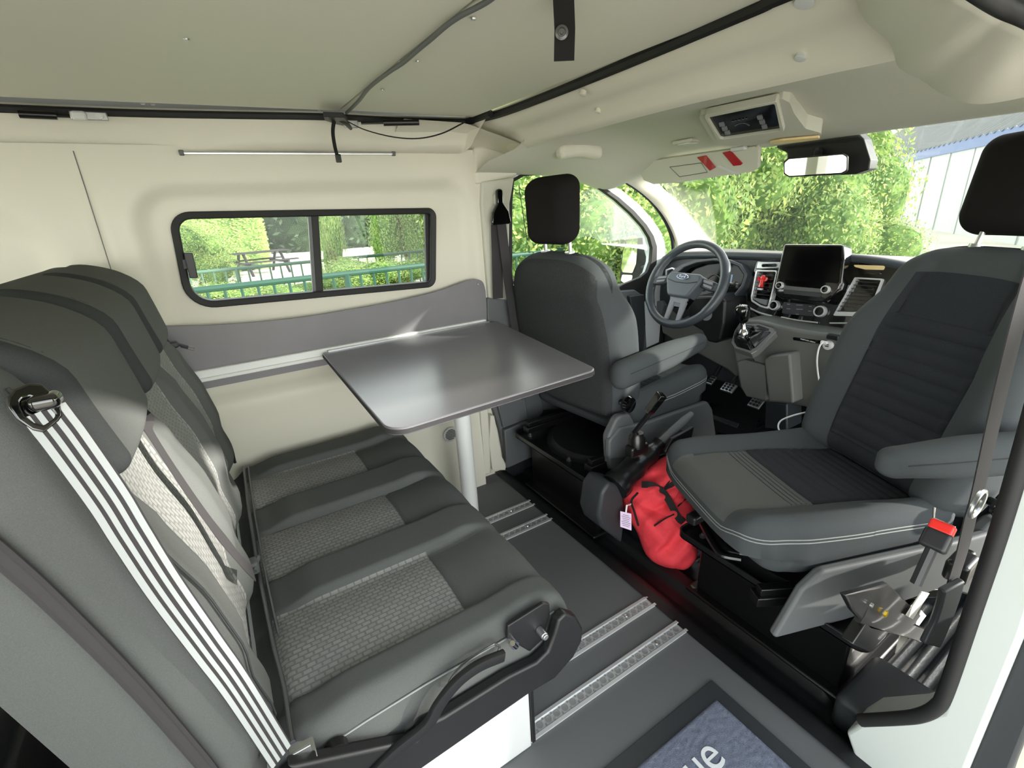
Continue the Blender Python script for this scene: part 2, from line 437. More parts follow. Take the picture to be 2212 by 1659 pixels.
# ---- far side wall with pressed recesses and the hole for the window
win_px = [(361, 458), (940, 449), (939, 619), (404, 669)]
WIN = [(P(u, v, y=WY + .03).x, P(u, v, y=WY + .03).z) for u, v in win_px]
WIN_R = [0.055, 0.03, 0.035, 0.075]
win_out = round_poly(WIN, WIN_R, 8)
rec1 = round_poly([(-0.165, 0.60), (0.895, 0.60), (0.90, 1.25), (-0.155, 1.25)], 0.12, 10)
rec2 = round_poly([(-1.5, 0.45), (-0.23, 0.45), (-0.30, 1.225), (-1.5, 1.225)], 0.17, 10)
hole = inset(win_out, 0.012)
def wall_y(x, z):
    d1 = pdist(rec1, x, z) if -0.3 < x < 1.0 else 1; d2 = pdist(rec2, x, z) if x < -0.15 else 1
    y = WY + 0.030 * (1 - ss(-0.055, 0.0, d1)) + 0.035 * (1 - ss(-0.09, 0.0, d2))
    sx = -0.212 - (1.325 - z) * 0.02
    y += 0.006 * math.exp(-((x - sx) / 0.003) ** 2)
    return y
m = MB(); X0, X1, Z0, Z1 = -2.0, 0.94, 0.0, 1.335
def wf(u, v):
    x = X0 + (X1 - X0) * (u ** 0.8); z = Z0 + (Z1 - Z0) * v; return Vector((x, wall_y(x, z), z))
m.grid(200, 120, wf, skip=lambda u, v: inside(hole, X0 + (X1 - X0) * u ** 0.8, Z0 + (Z1 - Z0) * v))
m.build('wall_far', 'cream', kind='structure', smooth=50)
# outer skin behind it, with the same hole
m = MB(); big = round_poly([(-2.0, 1.5), (0.99, 1.5), (0.99, -0.5), (-2.0, -0.5)], 0.001, 8)
oring = [(x, WY + .06, z) for x, z in big]; iring = [(x, WY + .06, z) for x, z in inset(win_out, 0.004)]
m.prism(oring, (0, .01, 0), hole=iring); m.build('wall_far', 'whitepaint', kind='structure', smooth=None)

# ---- window_1: black rubber frame, central bar, two panes, latch
wb_ = MB(); i1 = inset(win_out, 0.020); i2 = inset(win_out, 0.014)
wb_.prism(XZ(win_out, WY + 0.016), (0, 0.045, 0), hole=XZ(i1, WY + 0.022))
wfr = wb_.build('window_1', 'blackrubber', kind='structure', smooth=30, bevel=0.003)
pm = lambda u, v: P(u, v, y=WY + .04)
t0, t1, b0, b1 = pm(672, 462), pm(688, 462), pm(682, 634), pm(699, 634)
m = MB(); m.prism([t0, t1, b1, b0], (0, 0.022, 0)); m.build('mullion', 'blackrubber', wfr, bevel=0.002)
L_ = [(p[0], p[1]) for p in i1 if p[0] < (t0.x + t1.x) / 2]
m = MB(); m.prism([(x, WY + 0.046, z) for x, z in i2], (0, 0.003, 0)); m.build('pane', 'glass', wfr, smooth=None)
t2, b2 = pm(918, 457), pm(922, 620); m = MB(); m.prism([t2, pm(932, 457), pm(934, 618), b2], (0, 0.015, 0)); m.build('slide_stop', 'blackrubber', wfr)
# sliding left pane, a little in front of the fixed one, with its bright edge
sl = [pm(480, 482), pm(672, 478), pm(683, 632), pm(500, 650)]
m = MB(); m.prism([pm(665, 463), pm(672, 463), pm(683, 633), pm(676, 634)], (0, .012, 0)); m.build('pane_edge', 'plastic', wfr)
m = MB(); a = pm(396, 545)
lt = [pm(397, 545), pm(416, 545), pm(428, 598), pm(410, 599)]
m.prism([p - Vector((0, .035, 0)) for p in lt], (0, 0.02, 0)); m.prism([p - Vector((0, .02, 0)) for p in [pm(384, 560), pm(404, 558), pm(410, 580), pm(390, 583)]], (0, 0.03, 0))
m.build('window_latch', 'blacksatin', wfr, bevel=0.002)

m = MB(); m.tube([P(u, v, y=WY - .0005) for u, v in [(158, 326), (186, 412), (214, 500), (246, 602)]], .0012, 6); m.build('trim_1', 'plastic_mid', kind='structure')
# ---- cornice between wall and roof opening
seal_px = [(-260, 226), (-120, 231), (0, 236), (180, 243), (351, 248), (520, 251), (700, 254), (860, 262), (960, 264), (1010, 264), (1032, 258), (1060, 248)]
seal = bez([P(u, v, z=1.405) for u, v in seal_px], 4)
m = MB(); SL = [p for p in seal]
def corn(u, v):
    i = u * (len(SL) - 1); k = min(int(i), len(SL) - 2); p = SL[k].lerp(SL[k + 1], i - k)
    if v < .12: return Vector((p.x, p.y - 0.03 + .25 * v, 1.415))
    w = (v - .12) / .88
    if w < .55: q = w / .55; return Vector((p.x + 0, p.y + q * max(0.02, (WY - .02 - p.y)) * .55, 1.415 - q * .062))
    q = (w - .55) / .45; y0 = p.y + max(0.02, (WY - .02 - p.y)) * .55; return Vector((p.x, y0 + (WY + .004 - y0) * ss(0, 1, q) , 1.353 - .030 * q - .012 * math.sin(q * PI)))
m.grid(44, 26, corn); m.build('trim_1', 'cream', kind='structure', smooth=60)
m = MB(); m.tube([p + Vector((0, 0.002, 0.004)) for p in seal], 0.011, 8); m.build('trim_2', 'blackrubber', kind='structure')
# ---- ceiling: two lining boards with a dark gap, and the hull above
def cy(x): return P(0, 236, z=1.41).y + (x - P(0, 236, z=1.41).x) * (1.525 - P(0, 236, z=1.41).y) / (0.42 - P(0, 236, z=1.41).x) if x < .42 else 1.525
m = MB(); m.prism([(-2.0, 0.12, 1.41), (0.404, 0.12, 1.41), (0.404, cy(.404), 1.41), (-2.0, 1.67, 1.41)], (0, 0, .02)); m.build('ceiling', 'roofboard', kind='structure', smooth=None, bevel=.002)
m = MB(); m.prism([(0.412, 0.12, 1.412), (0.83, 0.12, 1.412), (0.83, 1.53, 1.412), (0.412, 1.53, 1.412)], (0, 0, .02)); m.build('ceiling', 'roofboard', kind='structure', smooth=None, bevel=.002)
m = MB(); m.box((-2.02, -0.02, 1.48), (1.75, 1.80, 1.52)); m.build('ceiling', 'cream', kind='structure', smooth=None)
# ---- front edge of the roof opening: sloping cream beam, rounded into the far corner
bt = [P(u, v, z=1.405) for u, v in [(1010, 264), (1080, 248), (1180, 211), (1300, 163), (1420, 113), (1540, 62), (1650, 15), (1720, -16)]] + [Vector((0.80, 0.05, 1.405))]
bb = [P(u, v, z=1.33) for u, v in [(1100, 325), (1150, 309), (1230, 286), (1340, 254), (1405, 236), (1515, 208), (1640, 181), (1800, 144), (1960, 109)]] + [Vector((1.0, 0.05, 1.33))]
bt2 = bez(bt, 5); bb2 = bez(bb, 5)
m = MB(); m.tube([p + Vector((0, 0, 0.004)) for p in bt2[:-4]], 0.012, 8); m.build('trim_3', 'blackrubber', kind='structure')
def beam(u, v):
    i = u * (len(bt2) - 1); k = min(int(i), len(bt2) - 2); a = bt2[k].lerp(bt2[k + 1], i - k); b = bb2[k].lerp(bb2[k + 1], i - k)
    if v < 0.08: return a + Vector((-.02 + .25 * v, 0, .012))
    if v > 0.86:
        w = (v - .86) / .14; return b + Vector((0.006 + .022 * math.sin(w * PI * .5), 0, -.004 - .004 * math.sin(w * PI) + .045 * ss(.3, 1, w)))
    w = (v - .08) / .78; p = a.lerp(b, w); p.z += 0.006 * math.sin(w * PI) ; return p + Vector((0, 0, .004 * math.cos(w * 9)))
m.__init__(); m.grid(48, 30, beam)
# corner web between beam and cornice
m.build('trim_4', 'cream', kind='structure', smooth=50)
# ---- cab headliner
def hl(u, v):
    y = 0.02 + 1.70 * v; x0_ = 0.985 - .085 * ss(1.50, 1.60, y); x = x0_ + u * (1.73 - x0_)
    z = 1.372 - .088 * ss(.45, 1.0, u)
    e = ss(1.36, 1.70, y); z -= e * (0.115 + .02 * u) * (1.0 - .55 * ss(.75, 1., u)); 
    return Vector((x + 0.0 * e, y, z))
m = MB(); m.grid(30, 60, hl); m.build('ceiling', 'headliner', kind='structure', smooth=60)
# cream gutter moulding from the corner down to the door pillar
m = MB()
g0 = [P(1030, 262, z=1.405), P(1075, 330, y=1.66), P(1066, 386, y=1.67)]
def cw(u, v):
    a = [Vector((0.60, 1.695, 1.335)), Vector((0.80, 1.695, 1.335)), Vector((0.93, 1.70, 1.335)), Vector((1.10, 1.70, 1.30))]
    i = u * 3; k = min(int(i), 2); b = a[k].lerp(a[k + 1], i - k)
    c = [Vector((0.60, 1.54, 1.40)), Vector((0.80, 1.53, 1.395)), Vector((0.93, 1.50, 1.352)), Vector((1.01, 1.50, 1.33))]; t = c[k].lerp(c[k + 1], i - k)
    p = t.lerp(b, v); p.z += .015 * math.sin(v * PI); return p
m.grid(16, 12, cw); m.build('trim_5', 'cream', kind='structure', smooth=60)
m = MB(); m.prism([(0.90, 1.67, 1.22), (1.08, 1.67, 1.245), (1.10, 1.66, 1.31), (0.94, 1.66, 1.345), (0.90, 1.67, 1.345)], (0, .05, 0)); m.build('trim_6', 'cream', kind='structure', bevel=.01)

# ---- far lower lining, trim board, rail
def lowy(x, z):
    y = 1.625 + .05 * ss(.60, .66, z) + 0.012 * math.exp(-((z - .30) / .12) ** 2); return y
m = MB(); m.grid(30, 40, lambda u, v: Vector((-0.45 + 1.27 * u, lowy(0, .665 * v), .665 * v))); m.grid(4, 20, lambda u, v: Vector((0.82 + .0 * u, 1.625 + .06 * u, .665 * v)))
m.build('wall_far', 'cream', kind='structure', smooth=60)
top = bez([P(u, v, y=WY - .016) for u, v in [(300, 705), (353, 705), (455, 703), (557, 696), (665, 684), (774, 666), (860, 650), (947, 629), (990, 614), (1018, 605), (1034, 604), (1044, 611), (1049, 628)]], 4)
m = MB()
for yy in (WY - .016, WY - .001): m.grid(len(top) - 1, 1, lambda u, v: Vector((top[int(round(u * (len(top) - 1)))].x, yy, top[int(round(u * (len(top) - 1)))].z * v + .66 * (1 - v))))
m.grid(len(top) - 1, 1, lambda u, v: Vector((top[int(round(u * (len(top) - 1)))].x, WY - .016 + .015 * v, top[int(round(u * (len(top) - 1)))].z)))
m.grid(1, 1, lambda u, v: Vector((top[-1].x, WY - .016 + .015 * u, .66 + (top[-1].z - .66) * v)))
m.build('trim_7', 'darkboard', kind='structure', merge=1e-5, smooth=40)
m = MB(); c = P(1032, 614, y=WY - .017); m.lathe([(.005, 0), (.004, .002), (0, .002)], c, (0, -1, 0), 12); m.build('trim_7', 'alu', kind='structure')
m = MB(); m.box((-0.30, WY - .034, .688), (0.89, WY - .014, .722)); m.box((-0.30, WY - .042, .688), (0.89, WY - .03, .700)); tr = m.build('trim_8', 'white', kind='structure', bevel=.003)
# grey strip under the rail is the board's lower edge showing; round vent in the lower lining
vc = P(973, 938, y=1.622)
v_ = empty('air_vent', (vc.x, 1.622, vc.z), 'small round slotted grey vent set low in the cream wall lining behind the table leg', 'vent')
m = MB(); m.lathe([(.030, 0), (.030, .004), (.024, .005), (.024, .001), (.0, .001)], vc, (0, -1, 0), 28); m.build('rim', 'greypanel', v_)
m = MB()
for k in range(-3, 4):
    hw = math.sqrt(max(0, .023 ** 2 - (k * .0065) ** 2)); m.box((vc.x - hw, vc.y - .004, vc.z + k * .0065 - .002), (vc.x + hw, vc.y - .001, vc.z + k * .0065 + .0015))
m.build('grille', 'plastic_mid', v_)
# ---- far B-pillar: cream upper trim, grey lower cover, white hinge bracket
m = MB(); m.prism([P(u, v, y=1.665) for u, v in [(1041, 392), (1112, 383), (1102, 440), (1100, 600), (1116, 652), (1056, 645), (1049, 560), (1040, 440)]], (0, .05, 0)); m.build('trim_9', 'headliner', kind='structure', bevel=.008, seg=3)
m = MB(); m.prism([P(u, v, y=1.655) for u, v in [(1053, 644), (1116, 650), (1124, 780), (1140, 900), (1152, 985), (1094, 1005), (1080, 930), (1062, 870), (1056, 760)]], (0, .06, 0))
m.build('trim_10', 'plastic', kind='structure', bevel=.004)
m = MB(); m.prism([P(u, v, y=1.63) for u, v in [(1090, 930), (1142, 908), (1156, 985), (1096, 1012)]], (0, .04, 0)); m.prism([P(u, v, y=1.64) for u, v in [(1074, 870), (1134, 858), (1142, 905), (1088, 925)]], (0, .03, 0)); m.build('trim_11', 'plastic', kind='structure', bevel=.004)
m = MB(); m.prism([P(u, v, y=1.645) for u, v in [(1060, 898), (1068, 898), (1084, 985), (1094, 1005), (1092, 1016), (1064, 1016), (1058, 960)]], (0, .05, 0)); m.build('trim_12', 'cream', kind='structure', bevel=.003)
m = MB(); m.prism([P(u, v, y=1.645) for u, v in [(1010, 880), (1056, 880), (1062, 1024), (1018, 1034)]], (0, .05, 0)); m.build('trim_13', 'cream', kind='structure', bevel=.008)

# ---- driver's door: ring of white metal around the window, seals, dark door card
wi = [P(u, v, y=1.70) for u, v in [(1104, 600), (1104, 440), (1108, 392), (1130, 380), (1200, 374), (1250, 386), (1292, 405), (1330, 432), (1362, 461), (1388, 490), (1402, 513), (1408, 535), (1406, 565), (1398, 590), (1384, 606), (1355, 618), (1325, 626), (1200, 655)]]
wo = [P(u, v, y=1.70) for u, v in [(1085, 610), (1085, 430), (1090, 380), (1115, 368), (1200, 358), (1262, 370), (1305, 388), (1345, 412), (1382, 442), (1410, 474), (1428, 500), (1438, 525), (1440, 570), (1432, 640), (1424, 740), (1380, 760), (1330, 740), (1190, 700)]]
def ring(A, B, d): m = MB(); m.prism(B, (0, d, 0), hole=A); return m
door = ring(wi, wo, .035).build('door_1', 'whitepaint', kind='structure', bevel=.004, smooth=40)
def off(A, B, t): return [a.lerp(b, t) for a, b in zip(A, B)]
s1 = off(wi, wo, .30); m = MB(); m.prism([p + Vector((0, -.008, 0)) for p in s1], (0, .02, 0), hole=[p + Vector((0, -.008, 0)) for p in off(wi, wo, -.05)]); m.build('window_seal', 'blackrubber', door, bevel=.002)
s1 = off(wi, wo, 1.0); m = MB(); m.prism([p + Vector((0, .006, 0)) for p in wi], (0, .003, 0)); m.build('pane', 'glass', door, smooth=None)
m = MB(); m.prism([P(u, v, y=1.675) for u, v in [(1180, 662), (1330, 629), (1372, 626), (1392, 640), (1400, 800), (1390, 800), (1380, 860), (1200, 860)]], (0, .03, 0)); m.build('door_card', 'plastic', door, bevel=.006)
m = MB(); m.prism([P(u, v, y=1.655) for u, v in [(1360, 640), (1392, 636), (1395, 700), (1388, 790), (1378, 730)]], (0, .03, 0)); m.build('door_pocket', 'plastic_dark', door, bevel=.004)
# body seal, A-pillar trim and the sliver between door and pillar
sp = bez([P(u, v, y=1.68) for u, v in [(1092, 372), (1130, 362), (1210, 350), (1290, 366), (1350, 392), (1400, 428), (1432, 468), (1450, 508), (1454, 545), (1450, 620)]], 6)
m = MB(); m.tube(sp, .009, 8); m.build('trim_14', 'blackrubber', kind='structure')
m = MB(); m.box((.985, 1.735, -.5), (2.5, 1.765, .66)); m.box((1.86, 1.735, .6), (2.5, 1.765, .74)); m.build('wall_far', 'plastic_dark', kind='structure', smooth=None)
# windscreen: plane from dash to header
WS0, WS1 = Vector((2.38, 0, .86)), Vector((1.72, 0, 1.285)); wn_ = (WS1 - WS0).cross(Vector((0, 1, 0)))
pw = lambda u, v, d=0: P(u, v, pl=(WS0 + wn_.normalized() * d, wn_))
gl = [Vector((2.38, 1.74, .86)), Vector((1.70, 1.60, 1.298)), Vector((1.70, 0.02, 1.298)), Vector((2.38, -0.02, .86))]
m = MB(); m.prism(gl, wn_.normalized() * .004); m.build('window_2', 'glass_screen', kind='structure', smooth=None)
# A-pillar: surface between body seal curve and windscreen's side edge
pa = [P(u, v, y=1.67) for u, v in [(1286, 366), (1350, 392), (1400, 428), (1434, 468), (1454, 508), (1462, 545), (1462, 600)]]
pb = [pw(u, v) for u, v in [(1380, 372), (1425, 400), (1458, 432), (1492, 470), (1524, 508), (1556, 546), (1600, 596)]]
pb[0] = Vector((1.62, 1.53, 1.29))
A2 = bez(pa, 4); B2 = bez(pb, 4)
m = MB()
def ap(u, v):
    i = u * (len(A2) - 1); k = min(int(i), len(A2) - 2); a = A2[k].lerp(A2[k + 1], i - k); b = B2[k].lerp(B2[k + 1], i - k)
    p = a.lerp(b, v); p += Vector((-.6, -.7, 0)).normalized() * .02 * math.sin(v * PI); return p
m.grid(24, 10, ap); m.build('trim_15', 'cream', kind='structure', smooth=60, solid=.006)
# ---- near side: pillar beside the sliding door, seals, roof mouldings
pp = lambda u, v, x=.93: P(u, v, x=x)
m = MB(); m.prism([pp(u, v) for u, v in [(1826, 1582), (1862, 1560), (1960, 1556), (2034, 1538), (2120, 1280), (2178, 1105), (2212, 985), (2290, 700), (2330, 700), (2290, 1120), (2212, 1372), (2092, 1662), (2040, 1790), (1880, 1740)]], (.10, 0, 0))
m.build('wall_near', 'pillar_white', kind='structure', bevel=.012, seg=4)
sp = bez([pp(u, v, .93) for u, v in [(1860, 1556), (1935, 1552), (1985, 1546), (2022, 1528), (2045, 1490), (2105, 1310), (2155, 1160), (2203, 1000), (2270, 760)]], 6)
m = MB(); m.tube([p + Vector((0.0, 0, 0)) for p in sp], .012, 10); m.build('trim_16', 'blackrubber', kind='structure')
m = MB(); m.prism([pp(u, v, .945) for u, v in [(2212, 1372), (2092, 1662), (2040, 1790), (2130, 1830), (2186, 1664), (2216, 1590), (2330, 1300), (2330, 1100)]], (.04, 0, 0)); m.build('trim_17', 'plastic_dark', kind='structure', bevel=.006)
ca = bez([P(1870, -60, x=.93), P(1892, -2, x=.95), P(1938, 38, x=.965), P(1952, 72, x=.98), P(1962, 108, x=1.0), P(2010, 132, x=1.0), P(2060, 165, x=1.0), P(2130, 186, x=1.0), P(2212, 172, x=1.0), P(2330, 130, x=1.0)], 4)
cb = bez([P(1990, -90, z=1.30), P(2030, -50, z=1.29), P(2080, -12, z=1.275), P(2110, 4, z=1.27), P(2140, 22, z=1.265), P(2165, 36, z=1.265), P(2190, 48, z=1.26), P(2225, 62, z=1.255), P(2280, 95, z=1.25), P(2340, 140, z=1.24)], 4)
m = MB()
def mold(u, v):
    i = u * (len(ca) - 1); k = min(int(i), len(ca) - 2); a = ca[k].lerp(ca[k + 1], i - k); b = cb[k].lerp(cb[k + 1], i - k)
    p = a.lerp(b, v); return p + Vector((-.25, .45, -1)).normalized() * (.030 * math.sin(v ** .55 * PI))
m.grid(36, 20, mold)
m.build('wall_near', 'cream', kind='structure', smooth=60, solid=.004)
sp = bez([(-.4, .12, 1.25), P(2040, -50, z=1.285), P(2088, -16, z=1.27), P(2150, 22, z=1.262), P(2225, 56, z=1.252), P(2340, 130, z=1.24), P(2430, 330, x=.88), P(2340, 650, x=.93)], 6)
m = MB(); m.tube([p + Vector((0, -.004, .002)) for p in sp], .008, 10); m.build('trim_18', 'blackrubber', kind='structure')
m = MB(); m.rbox((1.62, .05, 1.33), (1.30, .30, .12), .05, n=4, k=4); m.build('trim_19', 'headliner', kind='structure', smooth=60)
# rear half of the near wall and the hull over the door
m = MB(); m.box((-2.0, -0.02, -0.1), (-0.52, 0.04, .70)); m.box((-2.0, -0.02, 1.24), (-0.52, 0.04, 1.48)); m.box((-.72, -0.02, .70), (-0.52, 0.04, 1.24)); m.box((-2.0, -0.02, .70), (-1.85, 0.04, 1.24)); m.box((-2.0, -0.02, 1.30), (1.0, .10, 1.5)); m.box((0.98, -.02, -.1), (1.05, .05, 1.3)); m.box((1.95, -.02, -.1), (2.4, .02, .84)); m.box((1.0, -.03, -.1), (1.5, .0, .40)); m.build('wall_near', 'cream', kind='structure', smooth=None)  # last box: low sill added out of view to block sun on the floor
m = MB(); m.rbox((1.10, 0.215, -0.005), (.20, .16, .10), .02, n=3, k=2); m.build('trim_20', 'plastic_dark', kind='structure')
m = MB(); m.box((0.93, .00, -.10), (1.15, .14, 0.0)); m.build('trim_21', 'white', kind='structure', bevel=.01)
# ================================================================ BENCH SEAT
BX = lambda z: -0.065 - .1885 * (z - .41)      # front plane of the backrest
bench = empty('bench_seat', (0.15, 1.08, 0.0), 'dark grey upholstered three-seat bench with pale woven inserts along the living area', 'bench seat')
YN, YF = 0.585, 1.60
def ridge(y, c, w, s=.012): return ss(c - w / 2 - s, c - w / 2 + s, y) * (1 - ss(c + w / 2 - s, c + w / 2 + s, y))
def cush_top(x, y):
    """height field of the cushion's top"""
    z = .405 + .010 * ss(.30, .42, x)
    k = ss(-.03, .05, x) * (1 - ss(.36, .43, x))
    r = 0
    for c, w in ((.6275, .075), (.925, .115), (1.235, .13), (1.53, .10)): r = max(r, ridge(y, c, w, .014))
    z += .021 * r * (0.30 + .70 * k)
    # seams beside the ridges
    for e in (.668, .866, .984, 1.166, 1.304, 1.478): z -= .006 * math.exp(-((y - e) / .004) ** 2) * ss(-.04, .0, x) * (1 - ss(.38, .42, x))
    if r < .3: z -= .005 * math.exp(-((x - .274) / .004) ** 2)
    for e0, e1 in ((.668, .866), (.984, 1.166), (1.304, 1.478)):
        if e0 < y < e1: z += .008 * math.sin((y - e0) / (e1 - e0) * PI)
    # rounded edges
    z -= .05 * (1 - math.sqrt(max(0, 1 - (max(0, x - .40) / .06) ** 2))) if x > .40 else 0
    z -= .035 * (1 - math.sqrt(max(0, 1 - (max(0, YN + .03 - y) / .03) ** 2))) if y < YN + .03 else 0
    z -= .035 * (1 - math.sqrt(max(0, 1 - (max(0, y - YF + .03) / .03) ** 2))) if y > YF - .03 else 0
    z -= .03 * (1 - ss(-.085, -.035, x))
    return z
def spaced(a, b, n, r, m_):
    """n even steps with m_ extra steps over the distance r at both ends"""
    o = [a + r * (1 - math.cos(k / m_ * PI / 2)) for k in range(m_)]; o += [a + r + (b - a - 2 * r) * k / n for k in range(n + 1)]
    return o + [b - r * (1 - math.cos(k / m_ * PI / 2)) for k in range(m_ - 1, -1, -1)]
xs = spaced(-.085, .4599, 90, .06, 7); ys = spaced(YN, YF, 200, .03, 6)
def zone(x, y):
    for e0, e1 in ((.668, .866), (.984, 1.166), (1.304, 1.478)):
        if e0 < y < e1 and -.05 < x < .274: return True
    return False
def field(xs, ys, keep):
    m = MB(); idx = {}
    for i in range(len(xs) - 1):
        for j in range(len(ys) - 1):
            cx_, cy_ = (xs[i] + xs[i+1]) / 2, (ys[j] + ys[j+1]) / 2
            if not keep(cx_, cy_): continue
            q = []
            for a, b in ((i, j), (i+1, j), (i+1, j+1), (i, j+1)):
                if (a, b) not in idx: idx[(a, b)] = len(m.v); m.v.append(Vector((xs[a], ys[b], cush_top(xs[a], ys[b]))))
                q.append(idx[(a, b)])
            m.f.append(q); m.m.append(0)
    return m
m = field(xs, ys, lambda x, y: not zone(x, y))
# sides and underside
per = [(x, YN) for x in xs] + [(xs[-1], y) for y in ys[1:]] + [(x, YF) for x in xs[-2::-1]] + [(xs[0], y) for y in ys[-2:0:-1]]
def skirt(m, per, zf, levels):
    n = len(per); b = len(m.v)
    for dz, dd in levels:
        for (x, y) in per:
            z = zf(x, y) if dz is None else dz
            m.v.append(Vector((x + dd * (1 if x > .45 else 0), y - dd * (1 if y <= YN + 1e-6 else -1 if y >= YF - 1e-6 else 0), z)))
    for l in range(len(levels) - 1):
        for i in range(n):
            j = (i + 1) % n; m.f.append([b + l*n + i, b + l*n + j, b + (l+1)*n + j, b + (l+1)*n + i]); m.m.append(0)
    m.f.append([b + (len(levels)-1)*n + i for i in range(n)]); m.m.append(0)
skirt(m, per, cush_top, [(None, 0), (.35, .006), (.31, .008), (.275, .0), (.268, -.012)])
cushion = m.build('cushion', 'fabric_dark', bench, smooth=60, merge=1e-5)
for k, (e0, e1) in enumerate(((.668, .866), (.984, 1.166), (1.304, 1.478))):
    m = field(xs, ys, lambda x, y: zone(x, y) and e0 < y < e1)
    m.build('cushion_insert', 'weave', bench, smooth=60, label='pale woven insert' )
# piping seam on the near edge and front corner
m = MB(); m.tube([(x, YN - .001, .388 - .018 * ss(-.08, .0, -x)) for x in [-.06, .05, .15, .25, .35, .42]], .0018, 6); m.build('seam', 'stitch', cushion)
# ---- backrest: height field over (y, z) on the reclined plane
def back_x(y, z):
    x = BX(z)
    for c, w in ((.6275, .09), (.925, .10), (1.235, .12), (1.545, .11)):
        x += .020 * ridge(y, c, w, .022) * (1 - ss(.80, .86, z)) * ss(.42, .48, z)
    if z < .50: x -= .03 * (1 - ss(.40, .50, z)) 
    x += .012 * ss(.55, .62, z) * (1 - ss(.70, .80, z))
    if z > .98: x -= .07 * (1 - math.sqrt(max(0, 1 - ((z - .98) / .065) ** 2)))
    if y < YN + .02: x -= .03 * (1 - math.sqrt(max(0, 1 - ((YN + .02 - y) / .04) ** 2)))
    if y > YF - .03: x -= .03 * (1 - math.sqrt(max(0, 1 - ((y - YF + .03) / .03) ** 2)))
    return x
yb = spaced(YN - .02, YF, 150, .04, 6); zb = [.385 + .02 * k for k in range(30)] + [.98 + .065 * math.sin(k / 8 * PI / 2) for k in range(0, 9)]
zb = sorted(set(round(q, 5) for q in zb))
def bz(y, z): return z - .0
INS = ((.668, .866), (.984, 1.166), (1.304, 1.478))
def bfield(keep):
    m = MB(); idx = {}
    for j in range(len(yb) - 1):
        for i in range(len(zb) - 1):
            cy_, cz = (yb[j] + yb[j+1]) / 2, (zb[i] + zb[i+1]) / 2
            if not keep(cy_, cz): continue
            q = []
            for a, b in ((j, i), (j+1, i), (j+1, i+1), (j, i+1)):
                if (a, b) not in idx: idx[(a, b)] = len(m.v); m.v.append(Vector((back_x(yb[a], zb[b]), yb[a], zb[b])))
                q.append(idx[(a, b)])
            m.f.append(q); m.m.append(0)
    return m
isin = lambda y, z: z < .86 and any(e0 < y < e1 for e0, e1 in INS)
m = bfield(lambda y, z: not isin(y, z))
TH = .135
# near side face, far side face, top and rear as one wrapped shell
def shell(u, v):
    """u along the outline bottom-near-top-far, v from front to rear"""
    pts = [(yb[0], z) for z in zb] + [(y, zb[-1]) for y in yb[1:]] + [(yb[-1], z) for z in zb[-2::-1]]
    y, z = pts[min(int(round(u * (len(pts) - 1))), len(pts) - 1)]
    x = back_x(y, z); xr = BX(z) - TH - .02
    t = v; return Vector((x + (xr - x) * t, y - (.012 * math.sin(t * PI) if y < .7 and z < 1.04 else 0), z + (.006 * math.sin(t * PI) if z > 1.03 else 0)))
npt = len(zb) * 2 + len(yb) - 2
m.grid(npt - 1, 8, shell)
m.grid(10, 10, lambda u, v: Vector((BX(.385 + .66 * v) - TH - .02, yb[0] + (yb[-1] - yb[0]) * u, .385 + .66 * v)))
backrest = m.build('backrest', 'fabric_dark', bench, smooth=60, merge=1e-5)
for e0, e1 in INS:
    m = bfield(lambda y, z: isin(y, z) and e0 < y < e1); m.build('backrest_insert', 'weave_up', bench, smooth=60, label='pale woven insert')
# headrest pads, each a raised cushion with a darker side strip
for k, (c, w) in enumerate(((.775, .30), (1.095, .28), (1.40, .29))):
    m = MB(); z0, z1 = .862, 1.058; zc = (z0 + z1) / 2; hh = (z1 - z0)
    def fn(p, c=c, w=w, zc=zc):
        z = zc + p.z; bend = 0
        if z > .985: bend = -.09 * ((z - .985) / .08) ** 2
        return Vector((p.x + BX(z) - BX(zc) + bend - .006 * (abs(p.y) / (w / 2)) ** 2, p.y - .018 * ss(.0, .12, -p.z) * (p.y / (w / 2)), p.z))
    m.rbox((BX(zc) + .002, c, zc), (.062, w, hh), .026, n=4, k=(2, 12, 12), fn=fn, mf=lambda p, w=w: 1 if p.y < -w / 2 + .030 or p.y > w / 2 - .03 else 0)
    pad = m.build('headrest_pad', ['fabric_dark', 'fabric_darker'], bench, smooth=70)
    m = MB(); pts = []
    for t in range(24):
        zz = .885 + (1.035 - .885) * t / 23; bend = -.09 * ((zz - .985) / .08) ** 2 if zz > .985 else 0
        pts.append((BX(zz) + .027 + bend, c - w / 2 + .034 + .014 * ss(.0, .12, zc - zz), zz))
    m.tube(pts, .0016, 6); m.build('seam', 'fabric_darker', pad)
